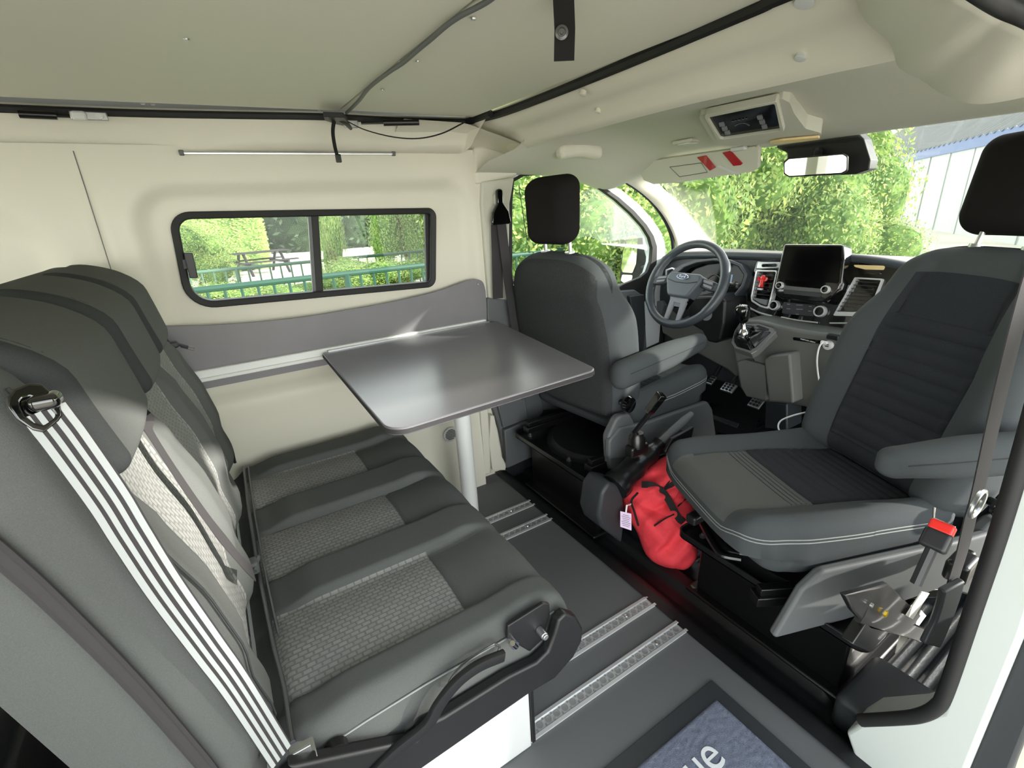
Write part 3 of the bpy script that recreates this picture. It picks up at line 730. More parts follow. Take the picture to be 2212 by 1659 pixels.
# bench: hinge frame on the near side, curved lever, locks
FY = .552
fr = lambda u, v: P(u, v, y=FY)
o1 = [fr(u, v) for u, v in [(700, 1700), (620, 1659), (900, 1600), (925, 1566), (960, 1550), (1100, 1462), (1160, 1432), (1185, 1408), (1198, 1372), (1207, 1340), (1222, 1325), (1245, 1332), (1260, 1358), (1258, 1385), (1240, 1420), (1200, 1466), (1140, 1502), (900, 1670), (820, 1740)]]
m = MB(); m.prism(o1, (0, .022, 0)); m.build('side_frame', 'blacksatin', bench, bevel=.005, seg=3)
m = MB(); m.prism([fr(u, v) + Vector((0, .024, 0)) for u, v in [(1113, 1372), (1190, 1322), (1204, 1322), (1205, 1345), (1190, 1400), (1160, 1428), (1110, 1400)]], (0, .008, 0)); pl_ = m.build('hinge_plate', 'blacksatin', bench, bevel=.002)
c = fr(1180, 1378); m = MB(); m.cyl(c + Vector((0, .024, 0)), c + Vector((0, .004, 0)), .0075, 16); m.cyl(c + Vector((0, .006, 0)), c, .006, 16); m.build('bolt', 'alu', bench, bevel=.001)
c = fr(1118, 1402); m = MB(); m.cyl(c + Vector((0, .024, 0)), c + Vector((0, .008, 0)), .008, 14); m.cyl(c + Vector((.004, .012, -.008)), c + Vector((-.006, .006, .012)), .005, 10); m.build('lock_pin', 'chrome', bench)
c = fr(735, 1650); m = MB(); m.cyl(c + Vector((0, .03, 0)), c + Vector((0, .016, 0)), .018, 18); m.build('lock_pin', 'blackmetal', bench)
lv = [fr(u, v) + Vector((0, -.004, 0)) for u, v in [(770, 1700), (850, 1620), (920, 1562), (945, 1520), (975, 1480), (1005, 1452), (1040, 1430), (1085, 1412)]]
m = MB(); m.tube(bez(lv, 5), .009, 8, flat=(.006, .011, (0, 0, 1))); m.build('release_lever', 'blacksatin', bench)
m = MB(); m.tube(bez([fr(u, v) + Vector((0, .02, 0)) for u, v in [(1080, 1408), (1092, 1416), (1075, 1440), (1035, 1460), (1012, 1490), (980, 1498), (1005, 1460), (1040, 1432), (1080, 1408)]], 4), .0022, 6); m.build('lever_slot', 'zipmetal', bench)
# pivot boss and metal foot at the rear corner
m = MB(); m.rbox((-.075, .545, .355), (.10, .05, .06), .02); m.cyl((-.06, .59, .355), (-.06, .52, .355), .03, 18); m.build('pivot', 'blacksatin', bench)
m = MB(); m.box((-.06, .56, .395), (-.025, .60, .40)); m.box((-.055, .57, .40), (-.03, .575, .415)); m.build('belt_anchor', 'alu', bench, bevel=.001)
# white cabinet base with dark edging
m = MB(); m.box((-.35, .615, 0.001), (.372, 1.585, .262)); m.build('base_cabinet', 'greypanel', bench, bevel=.003)
m = MB(); m.box((.373, .612, 0.012), (.381, .622, .262)); m.build('edging', 'blacksatin', bench)
m = MB(); m.box((-.06, .60, .262), (.42, 1.58, .27)); m.build('seat_board', 'blacksatin', bench)
# zip running along the crease, with metal pull at the near end
m = MB()
zp = [(-.052, .60, .402), (-.050, .70, .405), (-.054, .80, .407), (-.056, .95, .409), (-.056, 1.1, .409), (-.054, 1.3, .411), (-.05, 1.45, .412), (-.046, 1.58, .412)]
m.tube(bez(zp, 5), .004, 6); m.tube([Vector(p) + Vector((.012, 0, -.002)) for p in bez(zp, 5)], .003, 6); m.build('crease_piping', 'zipmetal', bench)
# zip down the near side face of the backrest
def sideface(u, v): return P(u, v, y=YN - .036)
zz = [sideface(u, v) for u, v in [(-60, 1150), (0, 1198), (80, 1268), (160, 1345), (240, 1425), (320, 1510), (390, 1590), (445, 1655), (470, 1690)]]
m = MB(); b_ = bez(zz, 4); m.tube([p + Vector((.005, 0, .004)) for p in b_], .0035, 6); m.tube([p - Vector((.005, 0, .004)) for p in b_], .0035, 6); m.tube([p - Vector((0, .0, 0)) for p in b_], .004, 6, flat=(.006, .0025, (0, 1, 0)))
m.build('side_zip', 'webbing', backrest)
m = MB(); m.tube([(back_x(YN + .018, z) + .0005, YN + .006, z) for z in [.42 + .02 * k for k in range(30)]], .0016, 6); m.build('seam', 'fabric_darker', backrest)
# zip pull at the far edge of the backrest
a = P(372, 745, y=1.59); m = MB(); m.rbox(a, (.03, .022, .018), .006); m.tube([a + Vector((.01, 0, 0)), a + Vector((.035, -.005, -.012))], .004, 8); m.build('zip_pull', 'plastic_dark', backrest)
m = MB(); q = [a + Vector((.02, 0, -.002)), a + Vector((.048, -.004, -.016)), a + Vector((.046, -.004, -.024)), a + Vector((.018, 0, -.010))]; m.tube(q, .0014, 6, closed=True); m.build('pull_ring', 'chrome', backrest)
m = MB(); m.tube(bez([P(u, v, y=1.605) for u, v in [(350, 722), (372, 752), (400, 800), (430, 850), (470, 915), (497, 960), (508, 1000)]], 4), .004, 8); m.build('far_zip', 'blackrubber', backrest)
# ---- seat belts of the bench
ud = Vector((-.1885, 0, 1)).normalized()
def facing(pts):
    """width directions that turn a strap's flat side towards the near side of the seat"""
    o = []
    for i, p in enumerate(pts):
        t_ = (pts[min(i + 1, len(pts) - 1)] - pts[max(i - 1, 0)]).normalized(); o.append(t_.cross(Vector((.45, -.85, .35)).normalized()))
    return o
gc = P(76, 898, y=.552); gn_ = Vector((.42, -.82, .38)).normalized(); ga = Vector((.30, .25, -1)); ga = (ga - gn_ * ga.dot(gn_)).normalized(); gb = gn_.cross(ga)
G3 = lambda a, b, d=0: gc + ga * a + gb * b + gn_ * d
gpx2 = [(17, 857), (29, 840), (62, 826), (90, 828), (114, 850), (131, 873), (136, 897), (128, 909), (95, 935), (71, 930), (38, 907), (19, 880)]
gi2 = [(46, 868), (52, 860), (66, 858), (84, 864), (100, 876), (112, 886), (120, 896), (114, 906), (94, 918), (74, 912), (56, 898), (47, 882)]
pg = lambda u, v, d: P(u, v, pl=(gc + gn_ * d, gn_))
m = MB(); m.prism([pg(u, v, .002) for u, v in gpx2], -gn_ * .016); m.prism([pg(u, v, .010) for u, v in gpx2], -gn_ * .012, hole=[pg(u, v, .010) for u, v in gi2]); m.build('belt_guide', 'gloss', bench, bevel=.003, seg=3, smooth=60)
m = MB(); c = pg(98, 866, .008); m.rbox(c, (.022, .022, .014), .006); m.build('guide_stud', 'gloss', bench)
def belt(pts, w, name='seat_belt', stripe=True, wd=None):
    pts = bez(pts, 8); wds = facing(pts) if wd is None else [wd] * len(pts)
    m = ribbon(pts, wds, w, .0016); o = m.build(name, 'webbing', bench, smooth=30)
    if stripe:
        N = len(pts)
        for k in (-.36, -.10, .15, .40):
            q = []
            for i, p in enumerate(pts):
                tt = (pts[min(i+1, N-1)] - pts[max(i-1, 0)]).normalized(); d = Vector(wds[i]); d = (d - tt * d.dot(tt)).normalized(); n2 = tt.cross(d); n2 = n2 if n2.y < 0 else -n2
                q.append(p + d * w * k + n2 * .0011)
            K_ = N; mm = ribbon(q[:K_], wds[:K_], w * (.13 if abs(k) < .3 else .17), .0006); mm.build('belt_stripe', 'webbing_white', o, smooth=30)
    return o
bp_ = lambda u, v, d: P(u, v, pl=((-.065 + d, 0, .41), (1, 0, .1885)))
belt([P(96, 886, y=.549), P(118, 915, y=.545), P(150, 957, y=.541), P(235, 1077, y=.537), P(285, 1158, y=.537), P(360, 1274, y=.541), P(449, 1397, y=.549), P(515, 1488, y=.558), P(608, 1634, y=.572)], .034)
belt([bp_(300, 888, .014), bp_(318, 925, .022), bp_(385, 1030, .024), bp_(455, 1130, .03), bp_(515, 1205, .04), bp_(548, 1240, .035)], .028, stripe=False, wd=Vector((0, 1, .3)))
m = MB(); c = P(548, 1222, z=.43); m.rbox(c, (.02, .03, .03), .006); m.cyl(c + Vector((.0, -.02, .0)), c + Vector((0.012, .012, .01)), .005); m.build('belt_buckle', 'plastic', bench)

# ================================================================ FLOOR RAILS
def rail(y0, y1, lab):
    yc = (y0 + y1) / 2; w = .042
    t = empty('floor_rail', (.2, yc, .0), lab, 'floor rail', 'aluminium seat rails in the floor')
    m = MB(); prof = [(-w/2, 0), (-w/2, .004), (-w/2 + .008, .0045), (-w/2 + .011, .002), (w/2 - .011, .002), (w/2 - .008, .0045), (w/2, .004), (w/2, 0)]
    m.grid(1, len(prof) - 1, lambda u, v: Vector((-.33 + 1.233 * u, yc + prof[int(round(v * (len(prof) - 1)))][0], prof[int(round(v * (len(prof) - 1)))][1] + .0005)))
    m.build('track', 'rail_alu', t, smooth=None)
    m = MB()
    for k in range(38):
        x = .895 - .0172 - k * .0245; m.lathe([(.0085, .0030), (.0085, .0038), (.0062, .0038), (.0062, .0026)], (x, yc, 0), (0, 0, 1), 12)
        m.box((x - .0135, yc - .010, .0028), (x - .0095, yc - .0045, .0042)); m.box((x - .0135, yc + .0045, .0028), (x - .0095, yc + .010, .0042))
    m.build('hole_strip', 'trackhole', t)
    m = MB(); m.lathe([(.006, .003), (.0045, .007), (.002, .0065)], (.80, yc, 0)); m.build('screw', 'alu', t)
rail(.620, .662, 'aluminium floor rail running closest to the doormat')
rail(.733, .775, 'aluminium floor rail second from the doormat')
rail(1.248, 1.290, 'aluminium floor rail third from the doormat, just in front of the white table leg')
rail(1.366, 1.408, 'aluminium floor rail ending beside the foot of the white table leg')

# ================================================================ TABLE
t = empty('table', (.65, 1.45, 0), 'grey laminate table on one white pole leg, hooked to the rail under the window', 'table')
ZT = .712
tp = [P(u, v, z=ZT) for u, v in [(690, 757), (1048, 685), (1292, 797), (842, 934)]]
# true up the far edge to the rail
tp[0].y = WY - .045; tp[1].y = WY - .05; 
m = MB(); pol = round_poly([(p.x, p.y) for p in tp], [.012, .02, .035, .045], 8); m.prism(XY(pol, ZT - .018), (0, 0, .018)); top_ = m.build('tabletop', 'tabletop', t, bevel=.003)
m = MB(); m.prism(XY(inset(pol, -.0012), ZT - .0145), (0, 0, .010), hole=XY(inset(pol, .003), ZT - .0145)); m.build('edge_band', 'webbing', top_)
lc = Vector((.655, 1.447, 0)); m = MB(); m.cyl(lc + Vector((0, 0, .003)), (.655, 1.447, ZT - .018), .030, 32); m.lathe([(.06, ZT - .03), (.06, ZT - .02), (.03, ZT - .02), (.03, ZT - .05)], (.655, 1.447, 0)); m.build('leg', 'white', t)
m = MB(); m.box((tp[0].x + .02, WY - .048, ZT - .012), (tp[1].x - .03, WY - .036, ZT + .004)); m.build('hook_rail', 'alu', t, bevel=.001)

# ================================================================ DOORMAT
c0 = P(1537, 1467, z=.006)
t = empty('doormat', (c0.x - .3, c0.y - .2, .0), 'blue-grey carpet doormat with a dark rubber border and white lettering', 'doormat')
X1_, Y1_ = c0.x, c0.y
m = MB(); m.box((X1_ - .75, Y1_ - .42, 0.0008), (X1_, Y1_, .004)); m.build('rubber_border', 'plastic_dark', t, bevel=.001)
mm = mat('carpet', (118, 124, 140), 1.0, noise=.28, nscale=420, bump=.002, bscale=700, spec=.1)
bx = X1_ - .033; by = Y1_ - .038; rr = random.Random(4)
m = MB(); m.grid(150, 90, lambda u, v: Vector((X1_ - .72 + (bx - X1_ + .72) * u, Y1_ - .39 + (by - Y1_ + .39) * v, .006 + .0022 * rr.random() if 0 < u < 1 and 0 < v < 1 else .003))); m.build('carpet', 'carpet', t, smooth=60)
c = P(1522, 1660, z=.0095)
text('lettering', 'ue', .098, (c.x + .006, c.y + .012, .0088), frame3((1, 0.0, 0), (0, 0, 1)), 'whiteplastic', t, ext=.0006)

# ---- dark padded board lying behind the bench
m = MB(); m.rbox((-.86, .86, .20), (.84, 1.44, .36), .05, n=4, k=4); m.build('storage_board', 'leather_black', None, label='black padded board lying behind the bench at its near end', cat='board', smooth=60)
# ================================================================ FRONT SEATS
def seat(name, label, loc, yaw, s, recline, sc=1.0, bh=1.0, cl=0.0, az=0.0, hw=.20, cw=1.0, sh=0.0):
    """s = +1: armrest on the seat's left (+y); built facing +x"""
    T = Matrix.Translation(loc) @ Matrix.Rotation(yaw, 4, 'Z') @ Matrix.Diagonal((sc, sc * s, sc, 1))
    t = empty(name, loc, label, 'seat', None)
    # cushion
    def cfn(p):
        x, y, z = p; a = abs(y)
        if z > 0:
            z += .022 * ss(.13, .22, a) - .030 * ss(.05, -.26, x) * (1 - ss(.13, .22, a)) + .01 * ss(.0, .2, x)
            z -= .006 * math.exp(-((a - .15) / .005) ** 2) * (x < .2)
            if a < .148 and x < .045: z += .0045 * abs(math.sin(x * PI / .030)) ** .6
            z -= .005 * math.exp(-((x - .055) / .004) ** 2) * (a < .15)
        x += cl * ss(-.1, .2, x)
        y *= cw + .03 * ss(-.1, .2, x) - .05 * ss(.16, .27, x)
        x += -.03 * (a / .25) ** 4 * (x > 0) 
        if z < 0: x -= .05 * ss(.1, .26, x)
        return Vector((x, y, z))
    def cmf(p):
        if p.z < .035: return 1
        if abs(p.y) < .15: return 2 if p.x < .05 else 0
        return 1
    m = MB(T); m.rbox((.215, 0, .375), (.53, .505, .13), .045, n=5, k=(110, 44, 4), fn=cfn, mf=cmf)
    cu = m.build('cushion', ['fabric_dark', 'fabric_grey', 'fabric_black'], t, smooth=60)
    def rim(dz):
        raw = [(-.17 + .39 * k / 16, -.2525) for k in range(17)] + [(.22 + .045 * math.sin(k / 6 * PI / 2), -.2075 - .045 * math.cos(k / 6 * PI / 2)) for k in range(1, 7)]
        raw += [(.265, -.2075 + .415 * k / 20) for k in range(1, 20)] + [(.22 + .045 * math.cos(k / 6 * PI / 2), .2075 + .045 * math.sin(k / 6 * PI / 2)) for k in range(0, 7)] + [(.22 - .39 * k / 16, .2525) for k in range(1, 17)]
        pts = [cfn(Vector((x_, y_, dz))) + Vector((.215, 0, .375)) for x_, y_ in raw]
        return pts
    for dz in (.020, .011):
        m = MB(T); m.tube(rim(dz), .0016, 6); m.build('stitching', 'stitch', cu)
    for k in range(4):
        m = MB(T); m.tube([cfn(Vector((.060 + .012 * k, -.145 + .29 * i / 12, .0655))) + Vector((.215, 0, .375)) for i in range(13)], .0012, 5); m.build('stitching', 'fabric_grey', cu)
    # side shields of grey plastic
    for sd in (-1, 1):
        o_ = round_poly([(-.18, .30), (-.06, .265), (.14, .215), (.30, .185), (.475, .165), (.425, .30), (.385, .345), (.02, .372), (-.13, .40), (-.18, .37)], [.02, .05, .05, .05, .008, .03, .03, .05, .02, .02], 5)
        m = MB(T); m.prism([(x - sh, sd * .262, z + sh * .9) for x, z in o_], (0, sd * .022, 0)); m.build('side_shield', 'plastic', t, bevel=.007, seg=3)
    # backrest
    R = Matrix.Translation((-.045, 0, .40)) @ Matrix.Rotation(-recline, 4, 'Y') @ Matrix.Diagonal((1, 1, bh, 1))
    def bfn(p):
        x, y, z = p; a = abs(y); h = z + .32      # h: 0..0.64 up the backrest
        f = x > 0
        if f:
            x += .035 * ss(.12, .21, a) * (1 - ss(.36, .52, h)) - .012 * (1 - ss(.1, .16, a))
            x -= .006 * math.exp(-((a - .145 + .02 * ss(.3, .5, h)) / .005) ** 2) * (h < .56)
            if a < .142 and .06 < h < .44: x += .006 * abs(math.sin(h * PI / (.036))) ** .6
        else: x += -.012 * (1 - (a / .25) ** 2) + .03 * ss(.5, .64, h)
        tp = 1 - .13 * ss(.30, .60, h) - .06 * ss(.14, .0, h)
        y *= tp
        z -= .075 * (a / .25) ** 3.2 * ss(.40, .64, h)
        x -= .02 * ss(.45, .64, h)
        return Vector((x, y, z))
    def bmf(p):
        h = p.z + .32
        if p.x < -.05: return 3
        if p.x < .045: return 1
        if abs(p.y) < .145 and h < .56: return 2 if .03 < h < .445 else 4
        return 1
    m = MB(T @ R); m.rbox((0, 0, .32), (.135, .50, .64), .05, n=5, k=(4, 44, 170), fn=bfn, mf=bmf)
    bk = m.build('backrest', ['fabric_dark', 'fabric_grey', 'fabric_black', 'velour', 'fabric_black'], t, smooth=60)
    # rear panel piping
    m = MB(T @ R); pts = []
    for k in range(60):
        w = k / 59
        if w < .4: q = (-.225 + .0 * w, .03 + .45 * w / .4)
        elif w < .6:
            g = (w - .4) / .2; q = (-.205 * math.cos(g * PI) , .48 + .105 * math.sin(g * PI) ** .6)
        else: q = (.225, .48 - .45 * (w - .6) / .4)
        p = bfn(Vector((-.060, q[0] * .96, q[1] - .32))); pts.append(p + Vector((-.002, 0, .32)))
    m.tube(pts, .003, 6); m.build('piping', 'fabric_darker', bk)
    # headrest
    m = MB(T @ R)
    def hfn(p): return Vector((p.x + .012 * (p.z / .12) - .01 * (p.y / .12) ** 2, p.y * (1 + .05 * p.z / .12), p.z))
    m.rbox((-.005, 0, .79), (.105, hw, .235), .048, n=5, k=(3, 10, 10), fn=hfn); hr = m.build('headrest', 'headrest_black', t, smooth=70)
    m = MB(T @ R); m.tube([(-.045, -.108 , .79 + .10 * math.cos(k / 11 * PI)) for k in range(12)], .0014, 6); m.build('seam', 'fabric_dark', hr)
    for yy in (-.06, .06):
        m = MB(T @ R); m.cyl((-.01, yy, .60), (-.005, yy, .70), .006, 12); m.cyl((-.01, yy, .628), (-.01, yy, .643), .017, 14); m.build('headrest_post', 'alu', t)
    # armrest
    m = MB(T)
    def afn(p): return Vector((p.x, p.y * (1 - .2 * ss(.05, .235, p.x)), p.z * (1 - .32 * ss(.0, .235, p.x)) + .05 * (p.x + .2)))
    m.rbox((.055, .297, .592 + az), (.47, .068, .092), .033, n=5, k=(20, 3, 3), fn=afn); ar = m.build('armrest', 'fabric_grey', t, smooth=70)
    m = MB(T); m.tube([Vector((.055, .297, .592 + az)) + afn(Vector((-.20 + .40 * k / 19, .0342, .010))) for k in range(20)], .0013, 6); m.build('seam', 'fabric_darker', ar)
    m = MB(T); m.cyl((-.115, .24, .585 + az), (-.115, .275, .585 + az), .028, 20); m.build('armrest_pivot', 'plastic_dark', t)
    # recliner knob and hinge cover on the armrest side
    m = MB(T); m.lathe([(.010, 0), (.012, .02), (.026, .024), (.030, .034), (.026, .044), (.0, .048)], (-.085, .243, .468), (0, 1, 0), 22); m.build('recline_knob', 'gloss', t)
    for sd in (1, -1):
        m = MB(T); o_ = round_poly([(-.165, .25), (-.085, .21), (.0, .25), (-.03, .36), (-.07, .43), (-.13, .44), (-.175, .38)], .035, 6)
        m.prism([(x, sd * .245, z) for x, z in o_], (0, sd * .03, 0)); m.build('hinge_cover', 'plastic', t, bevel=.008, seg=3)
    return t, T, R, cu
DS = (1.207, 1.412, -.038)
drv, TD, RD, _ = seat('driver_seat', 'grey driver seat facing the steering wheel, its back to the table', DS, math.radians(5), -1, math.radians(8.4), 1.07, .87)
PS = (1.435, .485, -.03)
pas, TPs, RPs, pcu = seat('passenger_seat', 'grey swivelled seat facing the bench, right beside the door pillar', PS, math.radians(156), 1, math.radians(17), 1.0, 1.0, .03, .030, .285, .93, .03)
# stitched rim of the passenger cushion and belt slot
def base(t, x0, x1, y0, y1, zt, rot):
    """black pressed-steel swivel base with rails, bolts and a lever"""
    m = MB(); o_ = round_poly([(x0, y0), (x1, y0), (x1, y1), (x0, y1)], .03, 5)
    m.prism(XY(o_, zt), (0, 0, .006)); m.prism(XY(o_, zt), (0, 0, .022), hole=XY(inset(o_, .006), zt)); tray = m.build('swivel_plate', 'blackmetal', t, bevel=.0015)
    m = MB(); m.box((x0 + .06, y0 + .05, -.055), (x1 - .05, y1 - .05, zt)); m.box((x0 + .03, y0 + .03, -.054), (x1 - .03, y1 - .03, -.03)); m.build('pedestal', 'blackmetal', t, bevel=.006)
    cx_, cy_ = (x0 + x1) / 2, (y0 + y1) / 2
    m = MB(); m.lathe([(.215, .006), (.215, .016), (.20, .02), (.19, .03), (.0, .03)], (cx_, cy_, zt), (0, 0, 1), 40); m.build('turntable', 'blacksatin', t)
    for sd in (-1, 1):
        m = MB(Matrix.Translation((cx_, cy_, 0)) @ Matrix.Rotation(rot, 4, 'Z')); y = sd * .20
        m.box((-.23, y - .02, zt + .03), (.25, y + .02, zt + .055)); m.box((-.22, y - .012, zt + .055), (.24, y + .012, zt + .075)); m.build('slide_rail', 'blackmetal', t, bevel=.002)
    for (a, b) in ((.05, .05), (.05, .2), (.05, y1 - y0 - .06), (.25, .03), (.4, .03)):
        m = MB(); m.lathe([(.010, .006), (.010, .012), (.006, .013), (.005, .02), (.0, .02)], (x0 + a, y0 + b, zt), (0, 0, 1), 6); m.build('bolt', 'zipmetal', t)
base(drv, .955, 1.47, 1.075, 1.60, .205, 0)
base(pas, 1.03, 1.50, .265, .785, .165, math.radians(149))
# swivel lever of the driver seat, grey grip on a black bar, and the adjuster below it
m = MB(); a, b = P(1362, 945, x=1.06), P(1405, 890, x=1.09); m.tube([a, b], .008, 8); m.build('swivel_lever', 'blackmetal', drv)
m = MB(); c0, c1 = P(1400, 892, x=1.088), P(1430, 852, x=1.11); m.tube([c0, c0.lerp(c1, .1), c1], [.012, .017, .019], 4); m.build('lever_grip', 'gloss', drv, bevel=.002)
m = MB(); c = P(1376, 946, x=1.07); m.lathe([(.028, -.03), (.028, .0), (.020, .012), (.020, .02), (.0, .02)], c, (0, 0, 1), 18); m.rbox(c - Vector((0, .0, .04)), (.08, .04, .04), .01); m.build('seat_lock', 'blackmetal', drv)
# front loop handle (slide bar) and lever of the passenger seat
lp = [P(u, v, z=.215) for u, v in [(1500, 1105), (1512, 1125), (1530, 1160), (1545, 1185), (1560, 1200), (1600, 1208)]]
m = MB(); m.tube(bez(lp, 5), .008, 8); m.tube(bez([p + Vector((.03, .0, .0)) for p in lp], 5), .006, 8); m.build('slide_bar', 'blackmetal', pas)
m = MB(); c = P(1502, 1118, z=.24); m.rbox(c, (.05, .035, .03), .008); m.build('bar_grip', 'blacksatin', pas)
# tilt lever, wiring and sticker below the passenger seat's side
m = MB(); o_ = [P(u, v, y=.235) for u, v in [(1828, 1288), (1920, 1262), (1990, 1330), (1975, 1350), (1935, 1372), (1880, 1360), (1845, 1322)]]; m.prism(o_, (0, .012, 0)); br = m.build('bracket', 'blackmetal', pas, bevel=.003)
c = P(1911, 1325, y=.232); m = MB(); m.lathe([(.007, 0), (.006, .004), (.0, .005)], c, (0, -1, 0), 6); m.build('gold_bolt', 'gold', br)
c = P(1880, 1306, y=.232); m = MB(); m.lathe([(.004, 0), (.004, .004), (.0, .005)], c, (0, -1, 0), 12); m.build('bolt', 'alu', br)
m = MB(); m.prism([P(u, v, y=.228) for u, v in [(1958, 1330), (1992, 1278), (2008, 1282), (1972, 1338)]], (0, .002, 0)); m.build('sticker', 'paper', br)
m = MB(); m.prism([P(u, v, y=.25) for u, v in [(1990, 1318), (2001, 1330), (1985, 1352), (1978, 1348)]] , (0, .002, 0)); m.prism([P(u, v, y=.25) for u, v in [(1948, 1362), (1962, 1380), (1935, 1412)]], (0, .002, 0)); m.build('warning_tag', 'paper', br)
m = MB(); m.tube(bez([P(u, v, y=.24) for u, v in [(1860, 1325), (1900, 1340), (1935, 1352), (1975, 1365), (1990, 1372)]], 5), .011, 8, flat=(.006, .018, (0, 0, 1))); m.build('tilt_lever', 'blackmetal', pas)
m = MB(); m.prism([P(u, v, y=.235) for u, v in [(1842, 1392), (1880, 1410), (1925, 1362), (1880, 1335)]], (0, .02, 0)); m.build('corner_bracket', 'blackmetal', pas, bevel=.002)
# red-capped buckle
c = P(2035, 1140, y=.185); m = MB(); Tb = Matrix.Translation(c) @ Matrix.Rotation(math.radians(35), 4, 'Y')
m.rbox((0, 0, 0), (.020, .032, .018), .004, T=Tb); bu = m.build('buckle_button', 'redplastic', pas)
m = MB(); m.rbox((0, 0, -.022), (.022, .036, .034), .006, T=Tb); m.tube([Tb @ Vector((0, 0, -.035)), Tb @ Vector((.01, 0, -.10))], .008, 8); m.build('buckle_body', 'blacksatin', pas)
m = MB(); m.tube([Tb @ Vector((-.002, -.014, .008)), Tb @ Vector((-.002, .014, .009)), Tb @ Vector((.004, .02, .026))], .002, 8); m.build('buckle_tongue', 'chrome', pas)
# passenger belt: strap from above, ring, sleeve to the floor
sb = empty('seat_belt', tuple(P(2000, 1390, y=.19)), 'black seat belt hanging beside the swivelled seat into a plastic sleeve', 'seat belt')
pts = [P(u, v, y=.19) for u, v in [(2290, 420), (2245, 540), (2212, 645), (2160, 850), (2115, 1050), (2098, 1110), (2080, 1185), (2060, 1250), (2048, 1290)]]
ribbon(bez(pts, 5), Vector((-.9, .15, .0)), .040, .002).build('webbing', 'webbing', sb, smooth=30)
sl_ = [P(u, v, y=.185) for u, v in [(2056, 1262), (2046, 1300), (2030, 1345), (2008, 1392)]]
ribbon(bez(sl_, 4), Vector((-.9, .25, .0)), .052, .014).build('sleeve', 'plastic_dark', sb, bevel=.004)
c = P(2095, 1082, y=.182); m = MB(); m.tube([c + Vector((.03 * math.cos(w) , -.01, .022 * math.sin(w))) for w in [k / 16 * 2 * PI for k in range(16)]], .004, 8, closed=True); m.build('belt_ring', 'alu', sb)
m = MB(); c = P(2075, 1225, y=.20); m.rbox(c, (.07, .04, .05), .01); m.rbox(c + Vector((.05, .01, -.01)), (.06, .03, .03), .008); m.build('anchor', 'blackmetal', sb)
# driver's belt on the far pillar
db = empty('seat_belt', tuple(P(1075, 650, y=1.64)), 'grey seat belt hanging from its anchor on the far door pillar', 'seat belt')
q = lambda u, v, y=1.645: P(u, v, y=y)
ribbon([q(1072, 475), q(1074, 560), q(1076, 645)], Vector((1, 0, 0)), .046, .002).build('webbing', 'webbing', db, smooth=30)
ribbon(bez([q(1082, 472, 1.63), q(1090, 540, 1.63), q(1103, 640, 1.625), q(1122, 760, 1.62), q(1134, 860, 1.62)], 5), Vector((1, 0, 0)), .040, .002).build('webbing', 'webbing', db, smooth=30)
m = MB(); c = q(1079, 470, 1.64); o_ = round_poly([(-.045, -.025), (.045, -.025), (.035, .02), (.012, .05), (.012, .10), (-.014, .10), (-.014, .05), (-.035, .02)], .010, 4)
m.prism([(c.x + a, c.y, c.z + b) for a, b in o_], (0, -.016, 0)); m.build('belt_guide', 'gloss', db, bevel=.004)
m = MB(); c = q(1078, 430, 1.655); m.rbox(c, (.045, .02, .04), .008); m.build('height_adjuster', 'headliner', db)

# ================================================================ HANDBRAKE, BAG
hb = empty('handbrake', tuple(P(1345, 1135, z=-.03)), 'black handbrake lever with a leather gaiter on the floor between the seats', 'handbrake')
b0_, b1_, b2_ = Vector((1.10, 1.00, .09)), P(1410, 985, y=1.03), P(1428, 955, y=1.04)
m = MB(); m.prism([P(u, v, y=.985) for u, v in [(1292, 1115), (1300, 1065), (1316, 1042), (1345, 1048), (1352, 1110), (1345, 1175), (1300, 1140)]], (0, .10, 0)); m.build('base_cover', 'plastic_dark', hb, bevel=.012, seg=3)
pts = bez([P(1328, 1052, y=1.0), P(1362, 1016, y=1.005), P(1398, 985, y=1.01), P(1424, 957, y=1.015)], 5)
m = MB(); rr_ = random.Random(3); m.tube(pts, [.050 - .026 * (i / (len(pts) - 1)) + .004 * math.sin(i * 1.3) for i in range(len(pts))], 14); m.build('gaiter', 'leather_black', hb, smooth=70)
m = MB(); m.tube([P(1420, 962, y=1.015), P(1455, 930, y=1.02), P(1478, 908, y=1.022), P(1494, 894, y=1.024)], [.016, .0165, .015, .011], 12); m.build('lever', 'plastic', hb, smooth=60)
m = MB(); m.prism([P(u, v, y=.96) for u, v in [(1438, 975), (1452, 948), (1500, 922), (1492, 958), (1440, 985)]], (0, .012, 0)); m.build('rear_flap', 'blacksatin', hb, bevel=.003)

bag = empty('holdall', tuple(P(1440, 1215, z=-.03)), 'red fabric holdall with black straps slumped on the floor against the swivelled seat', 'bag')
bo = [(1343, 1078), (1350, 1050), (1372, 1032), (1400, 1008), (1432, 988), (1462, 976), (1480, 978), (1474, 1000), (1468, 1030), (1478, 1060), (1500, 1082), (1502, 1110), (1484, 1132), (1492, 1160), (1504, 1182), (1500, 1208), (1474, 1230), (1422, 1220), (1394, 1196), (1376, 1150), (1352, 1112)]
B0 = P(1460, 1226, z=-.035) + Vector((.02, .02, 0)); bn = Vector((.50, .70, -.38)).normalized()
def bpl(u, v): return P(u, v, pl=(B0, bn))
N_ = len(bo); bc = (1428, 1105); rg = 26; na = 84
br_ = []
sm = bez([(a, b, 0) for a, b in bo + bo[:1]], 4)[:-1]
m = MB(); rr_ = random.Random(11)
fold = [(rr_.uniform(0, 2 * PI), rr_.uniform(2, 6), rr_.uniform(-1, 1)) for _ in range(10)]
